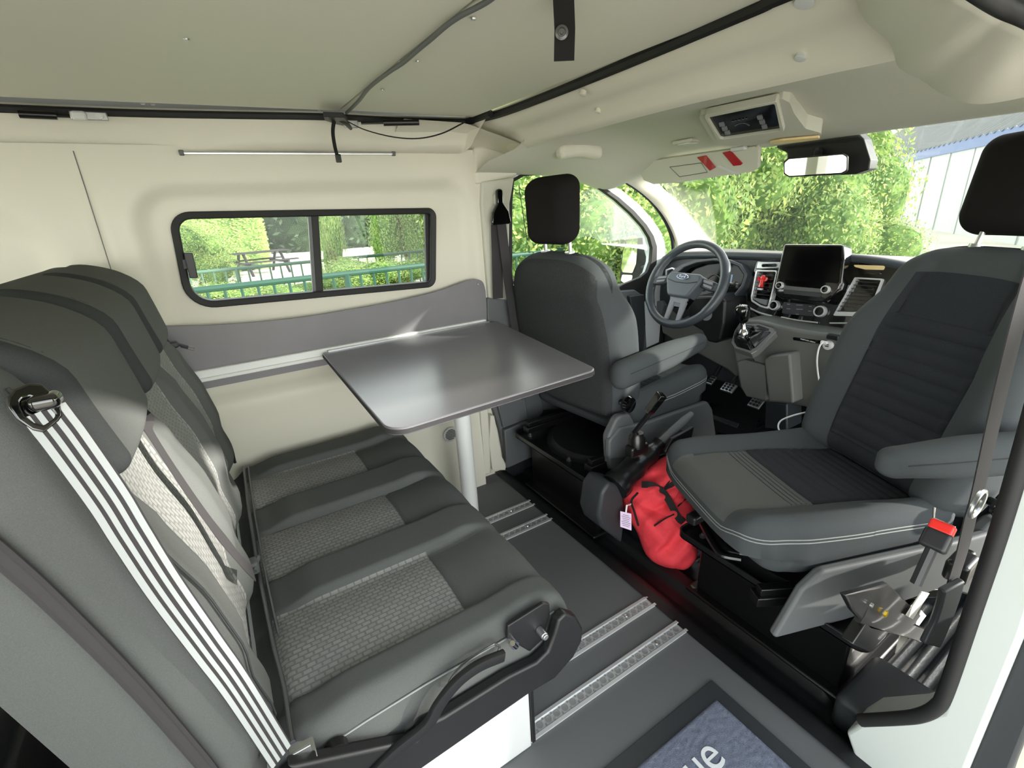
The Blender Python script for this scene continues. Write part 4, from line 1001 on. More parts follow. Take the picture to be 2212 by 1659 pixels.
def bagpt(u, v, side):
    """u round the outline, v from middle to rim"""
    i = u * len(sm); k = int(i) % len(sm); a = sm[k].lerp(sm[(k + 1) % len(sm)], i - int(i))
    x = bc[0] + (a.x - bc[0]) * v; y = bc[1] + (a.y - bc[1]) * v
    p = bpl(x, y)
    h = .085 * math.sqrt(max(0, 1 - v ** 2.6))
    wv = 0
    for ph, fq, tl in fold: wv += math.sin(fq * (x * .012 + tl * y * .012) * 2.2 + ph)
    w2 = abs(math.sin(x * .035 + y * .06 + 1.5 * math.sin(y * .03))) + abs(math.sin(x * .055 - y * .045 + 2 * math.sin(x * .02)))
    h += (.0030 * wv + .015 * (w2 - 1)) * (1 - v ** 6)
    # the middle is pinched where the strap is tied
    h -= .022 * math.exp(-(((x - 1425) / 60) ** 2 + ((y - 1080) / 16) ** 2))
    return p - bn * h * (1 if side else -.8)
m.grid(na, rg, lambda u, v: bagpt(u, v, True)); m.grid(na, rg, lambda u, v: bagpt(u, v, False))
bb_ = m.build('body', 'red', bag, smooth=75, merge=.0006)
def bs(u, v, d=.0):
    """point on the bag's front at picture point"""
    best = None
    ang = None; 
    ix = min(range(len(sm)), key=lambda k: abs(math.atan2(math.sin(math.atan2(sm[k].y - bc[1], sm[k].x - bc[0]) - math.atan2(v - bc[1], u - bc[0])), math.cos(math.atan2(sm[k].y - bc[1], sm[k].x - bc[0]) - math.atan2(v - bc[1], u - bc[0])))))
    R_ = math.hypot(sm[ix].x - bc[0], sm[ix].y - bc[1]); r_ = min(.97, math.hypot(u - bc[0], v - bc[1]) / R_)
    return bagpt(ix / len(sm), r_, True) - bn * d
st = bez([bs(u, v, .006) for u, v in [(1378, 1042), (1398, 1040), (1418, 1052), (1430, 1068), (1440, 1088), (1452, 1108), (1464, 1118)]], 4)
ribbon(st, Vector((.6, -.3, .7)), .022, .003).build('strap', 'black_web', bag)
st = bez([bs(u, v, .006) for u, v in [(1440, 992), (1446, 1010), (1452, 1022), (1440, 1040), (1424, 1050)]], 4); ribbon(st, Vector((.6, -.5, .5)), .016, .003).build('strap', 'black_web', bag)
st = bez([bs(u, v, .004) for u, v in [(1372, 1056), (1360, 1075), (1362, 1100), (1372, 1126)]], 5); m = MB(); m.tube(st, .0035, 6); m.build('zip', 'black_web', bag)
for q_ in ([(1400, 1122), (1425, 1108), (1440, 1098)], [(1452, 1085), (1475, 1072), (1484, 1070)], [(1424, 1046), (1440, 1020), (1452, 1005)]):
    m = MB(); m.tube(bez([bs(u, v, .003) for u, v in q_], 4), .0025, 6); m.build('piping', 'black_web', bag)
c = bs(1356, 1120, .03); 
m = MB(); c = bs(1362, 1090, .012); q4 = [P(u, v, pl=(c, bn)) for u, v in [(1340, 1104), (1364, 1110), (1364, 1146), (1340, 1138)]]; m.prism(q4, bn * .001); tg = m.build('luggage_tag', 'lilac', bag)
m = MB(); m.tube([P(1352, 1107, pl=(c, bn)), P(1354, 1092, pl=(c, bn)), bs(1358, 1080, .004)], .003, 6); m.build('tag_loop', 'whiteplastic', bag)
ex = (q4[1] - q4[0]).normalized(); 
for k, tt in enumerate(['•', 'TAG', 'NAME', 'ADDRESS', 'TEL']):
    pass
m = MB()
for k in range(7):
    w = .55 + .35 * ((k * 37) % 10) / 10; a = q4[0].lerp(q4[3], .16 + .11 * k); b = q4[1].lerp(q4[2], .16 + .11 * k); cc = a.lerp(b, .5); m.prism([cc - (b - a) * w / 2 - bn * .0004, cc + (b - a) * w / 2 - bn * .0004, cc + (b - a) * w / 2 - bn * .0004 + (q4[3] - q4[0]) * .035, cc - (b - a) * w / 2 - bn * .0004 + (q4[3] - q4[0]) * .035], -bn * .0003)
m.build('printed_lines', 'plastic_mid', tg)
# ================================================================ DASHBOARD
DP = Vector((1.98, 0, .88)); DN = Vector((-1, 0, .22)).normalized()
def D(u, v, d=0.0): return P(u, v, pl=(DP + DN * d, DN))
def plate(pts, d0, d1, **k):
    m = MB(); q = [D(u, v, d1) for u, v in pts]; m.prism(q, -DN * (d1 - d0)); return m
def rp(pts, r, n=4):
    """px polygon with rounded corners"""
    return round_poly(pts, r, n)
def lineup(pts, d, r, n=8, nb=5): m = MB(); m.tube(bez([D(u, v, d) for u, v in pts], nb), r, n); return m
dash = empty('dashboard', (2.05, .95, .45), 'dark dashboard across the cab under the windscreen with a glossy black centre stack', 'dashboard')
# top: shelf from the windscreen base to a rolled edge
edge_px = [(1436, 556), (1460, 548), (1500, 545), (1560, 545), (1640, 547), (1700, 549), (1820, 551), (1880, 556), (1940, 566), (2000, 580), (2100, 600)]
ed = bez([D(u, v, .02) for u, v in edge_px], 4); ed = [Vector((1.99, 1.74, ed[0].z - .02))] + ed + [Vector((1.99, .05, ed[-1].z))]
m = MB()
def dt(u, v):
    i = u * (len(ed) - 1); k = min(int(i), len(ed) - 2); e = ed[k].lerp(ed[k + 1], i - k)
    w0 = Vector((2.36, e.y * 1.0, .872))
    if v < .5: return w0.lerp(e + Vector((.02, 0, .004)), v / .5)
    w = (v - .5) / .5 * PI * .9; return e + Vector((.02 - .022 * math.sin(w), 0, -.014 + .018 * math.cos(w)))
m.grid(60, 20, dt); m.build('dash_top', 'plastic_dash', dash, smooth=60)
# main face
m = MB(); m.grid(40, 24, lambda u, v: Vector((0, 0, 0)))
m = MB()
def face(u, v):
    y = 1.73 - 1.68 * u; i = u * (len(ed) - 1); k = min(int(i), len(ed) - 2)
    # top follows the edge, belly bulges to the driver and falls back to the knees
    zt = min(ed, key=lambda e: abs(e.y - y)).z - .012; z = zt - (zt - .50) * v
    return Vector((1.985 - .05 * math.sin(v * PI * .8) + .05 * v * v, y, z))
m.grid(50, 24, face); m.build('dash_face', 'plastic_dash', dash, smooth=60)
# lower knee panel in brown-grey
m = MB(); m.prism([P(u, v, x=1.955) for u, v in [(1418, 640), (1470, 690), (1540, 655), (1612, 650), (1640, 700), (1620, 735), (1590, 815), (1572, 800), (1520, 772), (1470, 745), (1430, 720)]], (.05, 0, 0)); m.build('knee_panel', 'plastic_mid', dash, bevel=.01)
m = MB(); m.box((2.0, .06, .28), (2.1, 1.70, .62)); m.build('lower_dash', 'plastic_dark', dash, bevel=.01)
# instrument binnacle
hood = [(1437, 604), (1448, 586), (1470, 572), (1500, 562), (1540, 558), (1575, 560), (1600, 570), (1614, 592), (1606, 618), (1588, 642), (1566, 653), (1540, 654), (1470, 654), (1440, 636)]
inn = [(1456, 606), (1464, 590), (1480, 577), (1506, 568), (1540, 564), (1572, 567), (1594, 576), (1607, 594), (1600, 616), (1584, 636), (1564, 646), (1538, 647), (1478, 646), (1458, 628)]
m = MB(); m.prism([D(u, v, .055) for u, v in hood], -DN * .06, hole=[D(u, v, .055) for u, v in inn]); clu = m.build('instrument_binnacle', 'plastic_dash', dash, bevel=.006, seg=3)
plate(inn, -.002, .012).build('instrument_glass', 'darkglass', clu)
plate([(1567, 595), (1583, 593), (1580, 610), (1564, 612)], .012, .014).build('display', 'lcd', clu)
m = MB(); m.tube([D(1540, 612, .016) + Vector((0, .042 * math.cos(k / 20 * 2 * PI), .042 * math.sin(k / 20 * 2 * PI))) for k in range(20)], .002, 6, closed=True); m.build('dial_ring', 'zipmetal', clu)
# vents: frame, fins
def vent(frame, inner, fins, d=.03, nm='air_vent', mat_='satin_chrome'):
    m = MB(); m.prism([D(u, v, d) for u, v in frame], -DN * (d + .01), hole=[D(u, v, d) for u, v in inner]); o = m.build(nm, mat_, dash, bevel=.002)
    plate(inner, -.004, .004).build('recess', 'darkglass', o)
    for (a, b) in fins:
        m = MB(); pa_, pb_ = D(*a, d - .016), D(*b, d - .016); m.tube([pa_, pb_], .004, 6, flat=(.0015, .007, DN)); m.build('fin', 'plastic_dash', o)
    return o
vent(rp([(1437, 582), (1452, 577), (1462, 583), (1457, 606), (1437, 608)], 3), rp([(1440, 585), (1452, 581), (1458, 585), (1454, 603), (1440, 605)], 3), [((1441, 590), (1457, 588)), ((1441, 595), (1456, 593)), ((1441, 600), (1455, 598))])
# gloss black centre surround
sur = rp([(1634, 562), (1690, 558), (1800, 560), (1836, 556), (1930, 562), (1950, 600), (1915, 660), (1900, 712), (1800, 712), (1700, 700), (1640, 682), (1613, 664), (1614, 620)], 8)
plate(sur, -.01, .014).build('centre_surround', 'gloss', dash, bevel=.005)
plate([(1637, 565), (1690, 566), (1690, 579), (1632, 581)], .010, .022).build('vent_top_trim', 'alu', dash, bevel=.003)
plate(rp([(1645, 570), (1676, 569), (1677, 576), (1644, 577)], 3), .018, .027).build('vent_dial', 'gloss', dash, bevel=.002)
vent(rp([(1632, 583), (1679, 584), (1670, 628), (1659, 668), (1641, 663), (1622, 651), (1621, 640)], 4), rp([(1635, 586.5), (1676, 587), (1667, 627), (1657, 663.5), (1642, 659), (1625, 648.5), (1624.5, 640)], 3.5),
     [((1635 - .0 * k - 1.3 * k, 594 + 8.2 * k), (1673 - 2.1 * k, 595 + 8.6 * k)) for k in range(6)], .030)
plate([(1627, 643), (1658, 648), (1655, 659), (1642, 655), (1628, 646)], .02, .028).build('switch_row', 'button', dash)
# raised touch screen with its radio bar
scr_o = rp([(1693, 527), (1821, 528), (1824, 560), (1818, 612), (1812, 625), (1797, 640), (1775, 654), (1740, 652), (1688, 645), (1674, 636), (1673, 612), (1676, 600)], 7, 5)
scr = plate(scr_o, .005, .075).build('touch_screen', 'gloss', dash, bevel=.006, seg=3)
plate(rp([(1697, 532), (1817, 533), (1812, 612), (1680, 603)], 4), .075, .0765).build('screen_glass', 'darkglass', scr)
m = MB(); m.tube([D(u, v, .05) for u, v in [(1824, 534), (1819, 612), (1814, 625), (1799, 640), (1788, 652)]], .003, 6); m.build('screen_rim', 'zipmetal', scr)
plate([(1692, 617), (1778, 624), (1777, 632), (1692, 625)], .074, .078).build('button_bar', 'zipmetal', scr)
plate([(1692, 625), (1777, 632), (1770, 642), (1694, 634)], .074, .077).build('button_strip', 'plastic_dark', scr)
def knob(u, v, r, d, nm, par, ring='satin_chrome', core='gloss', h=.014):
    c = D(u, v, d); s_ = 1.0
    m = MB(); m.lathe([(r, 0), (r, h * .7), (r * .92, h), (r * .72, h), (r * .70, h * .6)], c, DN, 28); o = m.build(nm, ring, par, smooth=35)
    m = MB(); m.lathe([(r * .72, h * .5), (r * .70, h * .9), (0, h * .92)], c, DN, 24); m.build('knob_cap', core, o); return o
knob(1686, 617, .0145, .076, 'volume_knob', scr); knob(1785, 626, .0150, .076, 'tuning_knob', scr)
knob(1675.5, 660, .020, .016, 'temperature_knob', dash, h=.02); k2 = knob(1774.5, 673, .022, .016, 'temperature_knob', dash, h=.02)
plate(rp([(1692, 652), (1760, 658), (1757, 684), (1688, 677)], 3), .012, .020).build('climate_panel', 'plastic_dark', dash, bevel=.002)
for k, (u, v, w) in enumerate([(1703, 657, 6), (1703, 667, 8), (1727, 659, 14), (1727, 668, 14), (1750, 662, 6), (1749, 672, 7), (1722, 679, 6)]):
    plate([(u - w / 2, v - 1.2), (u + w / 2, v - .8), (u + w / 2, v + 1.2), (u - w / 2, v + .8)], .019, .021).build('button_symbol', 'button', dash)
# right-hand vent, amber reflection painted on the tray, chrome lines
vent(rp([(1846, 599), (1907, 602), (1892, 640), (1879, 681), (1842, 683), (1799, 682)], 2), rp([(1849, 602), (1903, 605), (1889, 640), (1877, 672), (1842, 674), (1804, 673)], 2),
     [((1848 - 4.7 * k, 608 + 7.6 * k), (1897 - 3.6 * k, 611 + 7.8 * k)) for k in range(8)], .030)
plate([(1812, 671), (1874, 671), (1872, 679), (1808, 679)], .02, .028).build('switch_row', 'plastic_dark', dash)
plate(rp([(1842, 572), (1912, 574), (1908, 583), (1868, 582), (1848, 577)], 3), .012, .018).build('tray_painted_reflection', 'amber', dash)  # amber reflection in the gloss tray, put in as a coloured plate
plate(rp([(1858, 583), (1902, 585), (1900, 592), (1862, 590)], 3), .012, .022).build('vent_dial', 'gloss', dash)
lineup([(1613, 662), (1640, 675), (1668, 683)], .022, .004).build('chrome_line', 'satin_chrome', dash)
lineup([(1688, 685), (1725, 692), (1766, 697)], .022, .003).build('chrome_line', 'satin_chrome', dash)
lineup([(1792, 698), (1840, 698), (1880, 696)], .022, .003).build('chrome_line', 'satin_chrome', dash)
plate(rp([(1606, 650), (1640, 682), (1700, 700), (1800, 712), (1900, 712), (1890, 730), (1790, 730), (1680, 712), (1632, 695), (1606, 672)], 5), -.03, .012).build('lower_shelf', 'gloss', dash, bevel=.006)
# console block with the gear gaiter, flap and cable sockets
def Cn(u, v, d=0.0): return P(u, v, x=1.80 - d)
m = MB(); cpx = [(1604, 690), (1640, 692), (1680, 702), (1740, 714), (1800, 722), (1900, 716), (1900, 900), (1790, 888), (1740, 880), (1700, 873), (1650, 869), (1612, 858), (1597, 838), (1590, 800), (1582, 752), (1584, 726)]
m.prism([Cn(u, v) for u, v in cpx], (.24, 0, 0)); con = m.build('console', 'plastic_mid', dash, bevel=.014, seg=4)
m = MB(); m.prism([Cn(u, v, .022) for u, v in rp([(1592, 782), (1606, 778), (1628, 783), (1652, 790), (1656, 866), (1612, 857), (1600, 836)], 4)], (.03, 0, 0)); m.build('cubby_flap', 'plastic_mid', con, bevel=.004)
m = MB(); m.prism([Cn(u, v, .012) for u, v in rp([(1608, 776), (1624, 776), (1632, 790), (1608, 786)], 3)], (.02, 0, 0)); m.build('flap_catch', 'plastic_dark', con, bevel=.002)
m = MB(); m.prism([Cn(u, v, .065) for u, v in rp([(1650, 776), (1664, 768), (1706, 764), (1714, 872), (1660, 868)], 5)], (.08, 0, 0)); m.build('storage_bin', 'plastic_mid', con, bevel=.010, seg=3)
m = MB(); m.prism([Cn(u, v, .004) for u, v in rp([(1712, 728), (1774, 736), (1772, 743), (1714, 735)], 3)], (.01, 0, 0)); sl2 = m.build('label_slot', 'gloss', con)
c = Cn(1745, 736, .006); text('lettering', 'PASSENGER AIRBAG', .006, c, frame3((0, -1, -.05), (-1, 0, 0)), 'whiteplastic', con)
c = Cn(1791, 745, .0); m = MB(); m.lathe([(.016, 0), (.016, .012), (.012, .014), (.0, .014)], c, (-1, 0, 0), 20); so = m.build('usb_charger', 'whiteplastic', con)
m = MB(); m.box((c.x - .0155, c.y - .006, c.z - .004), (c.x - .0145, c.y + .006, c.z - .001)); m.box((c.x - .0155, c.y - .006, c.z + .002), (c.x - .0145, c.y + .006, c.z + .005)); m.build('socket', 'plastic_dark', so)
m = MB(); m.rbox(Cn(1800, 728, .01), (.02, .04, .02), .006); m.build('socket_cap', 'blacksatin', con)
# ---- charging cable
cb = empty('charging_cable', tuple(P(1690, 930, z=.02)), 'white charging cable looping from the console down to the floor', 'cable')
q = [Cn(1783, 740, .02), Cn(1776, 741, .035), Cn(1769, 752, .05), Cn(1765, 775, .06), Cn(1766, 800, .07), Cn(1772, 840, .08), Cn(1778, 875, .12), P(1750, 888, x=1.62), P(1715, 897, x=1.58), P(1688, 908, x=1.54), P(1681, 922, x=1.50), P(1688, 936, x=1.46), P(1700, 945, x=1.42)]
m = MB(); m.tube(bez(q, 7), .0028, 8); m.build('lead', 'whiteplastic', cb)
m = MB(); c = Cn(1780, 740, .025); m.rbox(c, (.012, .022, .012), .004); m.build('plug', 'whiteplastic', cb)
# ---- air freshener: small red jelly figure clipped on the vent
af = empty('air_freshener', tuple(D(1650, 612, .04)), 'small red figure-shaped air freshener clipped to the vent left of the screen', 'air freshener')
c = D(1648, 600, .036); Yv = Vector((0, -1, 0)); Zv = Vector((.2, 0, 1)).normalized(); pc = lambda a, b: c + Yv * a + Zv * b
m = MB(); m.lathe([(0, -.006), (.008, -.005), (.0115, 0), (.008, .005), (0, .006)], pc(0, .0), DN, 18)
m.tube([pc(0, -.008), pc(0, -.026)], [.0075, .009], 10); m.tube(bez([pc(-.004, -.012), pc(-.016, -.010), pc(-.018, .002)], 4), .004, 8); m.tube(bez([pc(.004, -.012), pc(.016, -.010), pc(.018, .002)], 4), .004, 8)
m.tube([pc(-.003, -.024), pc(-.006, -.038)], .005, 8); m.tube([pc(.003, -.024), pc(.007, -.038)], .005, 8); m.build('body', 'redgloss', af)
m = MB(); m.rbox(pc(0, -.046), (.012, .02, .006), .002); m.build('clip', 'whiteplastic', af)

mat('hub_grey', (82, 88, 95), .45)
# ================================================================ STEERING WHEEL
wc = P(1480, 614, x=1.70)
sw = empty('steering_wheel', tuple(wc), 'black leather three-spoke steering wheel with silver spokes in front of the driver seat', 'steering wheel')
wn2 = Vector((-1, 0, .50)).normalized(); wy = Vector((0, -1, 0)); wz = (wn2.cross(wy)); wz = wz if wz.z > 0 else -wz; wz.normalize()
def Wp(a, b, d=0): return wc + wy * a + wz * b + wn2 * d
RR = .178
m = MB(); m.tube([Wp(RR * math.cos(t), RR * math.sin(t), .0) for t in [k / 64 * 2 * PI for k in range(64)]], [.0175 + .003 * (abs(math.cos(k / 64 * 2 * PI)) > .8) for k in range(64)], 14, closed=True); m.build('rim', 'leather', sw, smooth=70)
hp = round_poly([(-.082, .042), (.082, .042), (.088, .010), (.052, -.062), (-.052, -.062), (-.088, .010)], .022, 6)
m = MB(); m.prism([Wp(a, b, .028) for a, b in hp], -wn2 * .06); hub = m.build('airbag_hub', 'hub_grey', sw, bevel=.010, seg=4)
m = MB(); m.tube([Wp(a, b, .029) for a, b in [(-.075, .008), (-.03, -.002), (.03, -.002), (.075, .008)]], .0022, 6); m.build('hub_crease', 'plastic_dash', hub)
ov = [(.030 * math.cos(t), .012 * math.sin(t) + .022) for t in [k / 28 * 2 * PI for k in range(28)]]
m = MB(); m.prism([Wp(a, b, .034) for a, b in ov], -wn2 * .008); bd = m.build('oval_badge', 'chrome', hub, bevel=.001)
m = MB(); m.prism([Wp(a * .88, (b - .022) * .84 + .022, .0352) for a, b in ov], -wn2 * .002); m.build('badge_field', 'blueoval', bd)
text('badge_script', 'Ford', .017, Wp(0, .022, .0358), frame3(wy, wn2), 'whiteplastic', bd, ext=.0002)
for sg in (-1, 1):
    m = MB(); pts = [(sg * .070, .034), (sg * .120, .026), (sg * .166, .014), (sg * .168, -.020), (sg * .120, -.016), (sg * .082, -.006)]
    m.prism([Wp(a, b, .012) for a, b in pts], -wn2 * .022); sp_ = m.build('spoke', 'plastic_dark', sw, bevel=.005)
    m = MB(); m.prism([Wp(a, b, .018) for a, b in [(sg * .092, .024), (sg * .140, .016), (sg * .142, .004), (sg * .095, .012)]], -wn2 * .01); m.prism([Wp(a, b, .018) for a, b in [(sg * .096, .008), (sg * .142, -.001), (sg * .140, -.012), (sg * .102, -.004)]], -wn2 * .01); m.build('button_pad', 'button', sp_, bevel=.002)
m = MB(); m.prism([Wp(a, b, .006) for a, b in [(-.045, -.055), (.045, -.055), (.040, -.160), (.022, -.168), (.016, -.085), (-.016, -.085), (-.022, -.168), (-.040, -.160)]], -wn2 * .014); m.build('lower_spoke', 'button', sw, bevel=.004)
m = MB(); m.prism([Wp(a, b, .002) for a, b in [(-.055, -.05), (.055, -.05), (.035, -.10), (-.035, -.10)]], -wn2 * .03); m.build('hub_base', 'gloss', sw)
# column shroud, ignition, stalks, light switch
col = empty('steering_column', tuple(Wp(0, -.1, -.2)), 'black steering column shroud with the ignition lock behind the wheel', 'steering column')
m = MB(); m.prism([P(u, v, x=1.80) for u, v in rp([(1496, 640), (1556, 640), (1566, 652), (1564, 700), (1556, 735), (1545, 742), (1528, 738), (1516, 715), (1490, 700), (1484, 670)], 6)], (.18, 0, 0)); m.build('shroud', 'blacksatin', col, bevel=.014, seg=3)
c = P(1527, 680, x=1.797); m = MB(); m.lathe([(.026, 0), (.026, .005), (.018, .007), (.0, .007)], c, (-1, 0, .2), 24); m.lathe([(.012, .006), (.012, .012), (.0, .012)], c, (-1, 0, .2), 20, mi=1); m.build('ignition_lock', ['button', 'alu'], col)
m = MB(); a_, b_2 = P(1552, 628, x=1.80), P(1590, 614, x=1.78); m.tube([a_, a_.lerp(b_2, .5), b_2], [.010, .008, .012], 10); m.rbox(P(1584, 617, x=1.78), (.02, .045, .022), .008); m.build('wiper_stalk', 'blacksatin', col)
m = MB(); a_, b_2 = P(1466, 618, x=1.84), P(1428, 604, x=1.80); m.tube([a_, a_.lerp(b_2, .5), b_2], [.009, .008, .011], 10); m.build('indicator_stalk', 'blacksatin', col)
m = MB(); m.prism([P(u, v, x=1.93) for u, v in rp([(1404, 652), (1428, 650), (1434, 660), (1428, 680), (1408, 676), (1402, 664)], 3)], (.03, 0, 0)); ls = m.build('light_switch', 'button', dash, bevel=.003)
c = P(1411, 663, x=1.925); m = MB(); m.lathe([(.020, 0), (.020, .012), (.013, .014), (.0, .014)], c, (-1, 0, 0), 22); m.build('switch_knob', 'plastic_dark', ls)

# ================================================================ GEAR LEVER
gn = Vector((-.62, 0, .78)).normalized(); g0 = P(1628, 735, x=1.74)
G = lambda u, v, d=0: P(u, v, pl=(g0 + gn * d, gn))
gl_ = empty('gear_lever', tuple(g0), 'black gear knob on a chrome stem over a leather gaiter beside the console', 'gear lever')
go = rp([(1581, 740), (1588, 752), (1623, 764), (1634, 758), (1677, 717), (1672, 707), (1640, 697), (1600, 697), (1588, 715)], 3)
m = MB(); m.prism([G(u, v, .006) for u, v in go], -gn * .03); m.build('gaiter_surround', 'plastic_mid', gl_, bevel=.003)
m = MB(); m.tube([G(u, v, .008) for u, v in go], .0018, 6, closed=True); m.build('surround_ring', 'zipmetal', gl_)
kc = P(1604, 676, x=1.72); bc_ = P(1607, 722, x=1.735); m = MB()
base_ring = [G(bc[0], bc[1], .004) if False else G(u, v, .004) for u, v in rp([(1586, 740), (1592, 750), (1622, 759), (1632, 753), (1668, 718), (1664, 711), (1640, 702), (1603, 702), (1592, 718)], 3)]
def gait(u, v):
    i = u * len(base_ring); k = int(i) % len(base_ring); a = base_ring[k].lerp(base_ring[(k + 1) % len(base_ring)], i - int(i)); 
    w = v; c = (bc_ + Vector((0, 0, -.005))); r = .020; dv = (a - c); dv.z = 0; tgt = c + dv.normalized() * r
    p = a.lerp(tgt, w ** .8); p += gn * .016 * math.sin(w * PI) * (1 + .5 * math.sin(u * 5 * 2 * PI + 4 * w)); return p
m.grid(72, 14, gait); m.build('gaiter', 'leather_black', gl_, smooth=70, solid=.001)
m = MB(); m.lathe([(.021, -.008), (.023, 0), (.021, .012), (.015, .020), (.011, .026), (.011, .050)], bc_, kc - bc_, 20); m.build('stem', 'chrome', gl_, smooth=50)
m = MB(); ax = (kc - bc_).normalized(); m.lathe([(.012, -.040), (.019, -.032), (.026, -.010), (.029, .010), (.027, .022), (.018, .031), (.0, .034)], kc, ax, 26); kn = m.build('gear_knob', 'gloss', gl_, smooth=60)
fx = frame3((.3, -1, 0), ax + Vector((-.4, -.2, 0)))
kt = kc + (ax * .0310 + Vector((-.008, -.004, 0)))
m = MB()
for k in range(3):
    a = kt + fx @ Vector(((k - 1) * .007, 0, .001)); m.box((-.0007, -.006, 0), (.0007, .006, .0012), T=Matrix.Translation(a) @ fx.to_4x4())
m.box((-.0075, -.0007, .001), (.0075, .0007, .0024), T=Matrix.Translation(kt) @ fx.to_4x4()); m.build('shift_pattern', 'whiteplastic', kn)

# ================================================================ PEDALS
for k, (u, v, w, h, lb) in enumerate([(1574, 838, .062, .05, 'metal-faced brake pedal under the dashboard, nearer the driver seat'), (1634, 870, .055, .06, 'metal-faced accelerator pedal below the console corner'), (1537, 822, .03, .05, 'metal-faced clutch pedal partly behind the driver seat')]):
    c = P(u, v, x=1.92); t = empty('pedal', tuple(c), lb, 'pedal', None)
    Tp = Matrix.Translation(c) @ Matrix.Rotation(math.radians(-35), 4, 'Y')
    m = MB(Tp); m.rbox((0, 0, 0), (h, w, .012), .004); m.build('pad', 'alu', t, smooth=50)
    m = MB(Tp)
    for i in range(3):
        for j in range(3): m.cyl(((i - 1) * h * .28, (j - 1) * w * .28, .006), ((i - 1) * h * .28, (j - 1) * w * .28, .010), .0055, 8)
    m.build('rubber_studs', 'blackrubber', t)
    m = MB(); m.tube([c + Vector((.01, 0, 0)), c + Vector((.08, .0, .08)), c + Vector((.12, 0, .22))], .008, 8); m.build('arm', 'blackmetal', t)
m = MB(); q_ = [P(u, v, z=-.045) for u, v in [(1530, 895), (1596, 918), (1592, 925), (1528, 901)]]; m.prism(q_, (0, 0, .008)); o = m.build('floor_mat_strip', 'alu', None, label='thin bright metal strip on the cab floor below the pedals', cat='trim strip')
m = MB(); m.prism([P(u, v, z=-.05) for u, v in [(1500, 905), (1530, 890), (1570, 865), (1640, 905), (1620, 960), (1540, 930)]], (0, 0, .006)); 
m.build('floor_mat', 'blackrubber', None, label='black rubber mat on the cab floor in front of the driver seat', cat='mat', bevel=.002)
m = MB(); m.prism([P(u, v, x=1.98) for u, v in rp([(1652, 868), (1700, 872), (1700, 930), (1650, 925)], 4)], (.12, 0, 0)); m.build('console_foot', 'plastic_dash', dash, bevel=.02)

# ================================================================ MIRRORS, VISORS, ROOF CONSOLE
om = bpy.data.objects.new('door_mirror', None); COL.objects.link(om); om.parent = door; OFF[om] = OFF[door]
Mx = lambda u, v, d=0: P(u, v, pl=(Vector((2.10, 1.98, .9)) + Vector((-.93, -.36, 0)) * d, (-.93, -.36, 0)))
h1 = rp([(1352, 506), (1366, 502), (1392, 502), (1396, 510), (1398, 560), (1392, 590), (1376, 618), (1346, 616), (1337, 604), (1340, 560)], 5)
m = MB(); m.prism([Mx(u, v) for u, v in h1], (.10, .03, 0)); m.build('housing', 'blacksatin', om, bevel=.012, seg=3)
m = MB(); m.prism([Mx(u, v, .006) for u, v in rp([(1357, 510), (1374, 507), (1378, 514), (1374, 570), (1366, 590), (1344, 588), (1342, 578), (1346, 545)], 4)], (.008, .003, 0)); m.build('mirror_glass', 'mirror', om)
m = MB(); m.prism([Mx(u, v, .006) for u, v in rp([(1344, 593), (1367, 594), (1364, 607), (1350, 613), (1341, 606)], 3)], (.008, .003, 0)); m.build('blind_spot_glass', 'mirror', om)
m = MB(); m.prism([Mx(u, v, .004) for u, v in rp([(1386, 508), (1404, 506), (1410, 530), (1406, 560), (1394, 555), (1388, 530)], 4)], (.10, .03, 0)); m.build('cap', 'whitepaint', om, bevel=.012)
# sun visors
V0 = Vector((1.60, 0, 1.285)); Vn = Vector((-1, 0, -.45)).normalized()
V = lambda u, v, d=0: P(u, v, pl=(V0 + Vn * d, Vn))
vs_ = empty('sun_visor', tuple(V(1510, 360)), 'folded-down grey sun visor with two red strips above the steering wheel', 'sun visor')
m = MB(); m.prism([V(u, v) for u, v in rp([(1378, 352), (1450, 341), (1560, 326), (1632, 316), (1638, 325), (1637, 364), (1626, 371), (1560, 380), (1470, 394), (1412, 398), (1390, 389), (1381, 368)], 5)], -Vn * .016); vb = m.build('visor_panel', 'headliner', vs_, bevel=.006, seg=3)
m = MB(); lo_ = [(1447, 361), (1515, 352), (1528, 372), (1468, 382)]
m.tube([V(u, v, .001) for u, v in lo_], .0014, 6, closed=True); m.build('mirror_flap', 'plastic_mid', vb)
m = MB(); m.prism([V(u, v, .002) for u, v in [(1548, 360), (1556, 357), (1600, 376), (1590, 378)]], -Vn * .002); m.build('clear_sleeve', 'greypanel', vb)
for k, (pts, lb) in enumerate([([(1505, 340), (1525, 336), (1546, 362), (1533, 369)], 'red vinyl strip on the folded sun visor, the one nearer the door'), ([(1560, 330), (1578, 326), (1604, 353), (1600, 357), (1584, 359)], 'red vinyl strip on the folded sun visor, the one nearer the roof console')]):
    m = MB(); m.prism([V(u, v, .004) for u, v in pts], -Vn * .003); m.build('vinyl_strip', 'redvinyl', None, label=lb, cat='strip', bevel=.001)
m = MB(); c = V(1372, 352); m.rbox(c, (.04, .045, .025), .01); m.tube([c, V(1392, 346)], .006, 8); m.build('hinge', 'plastic_mid', vs_)
m = MB(); c = V(1596, 321, .01); m.rbox(c, (.02, .055, .014), .006); m.build('clip', 'greypanel', vs_)
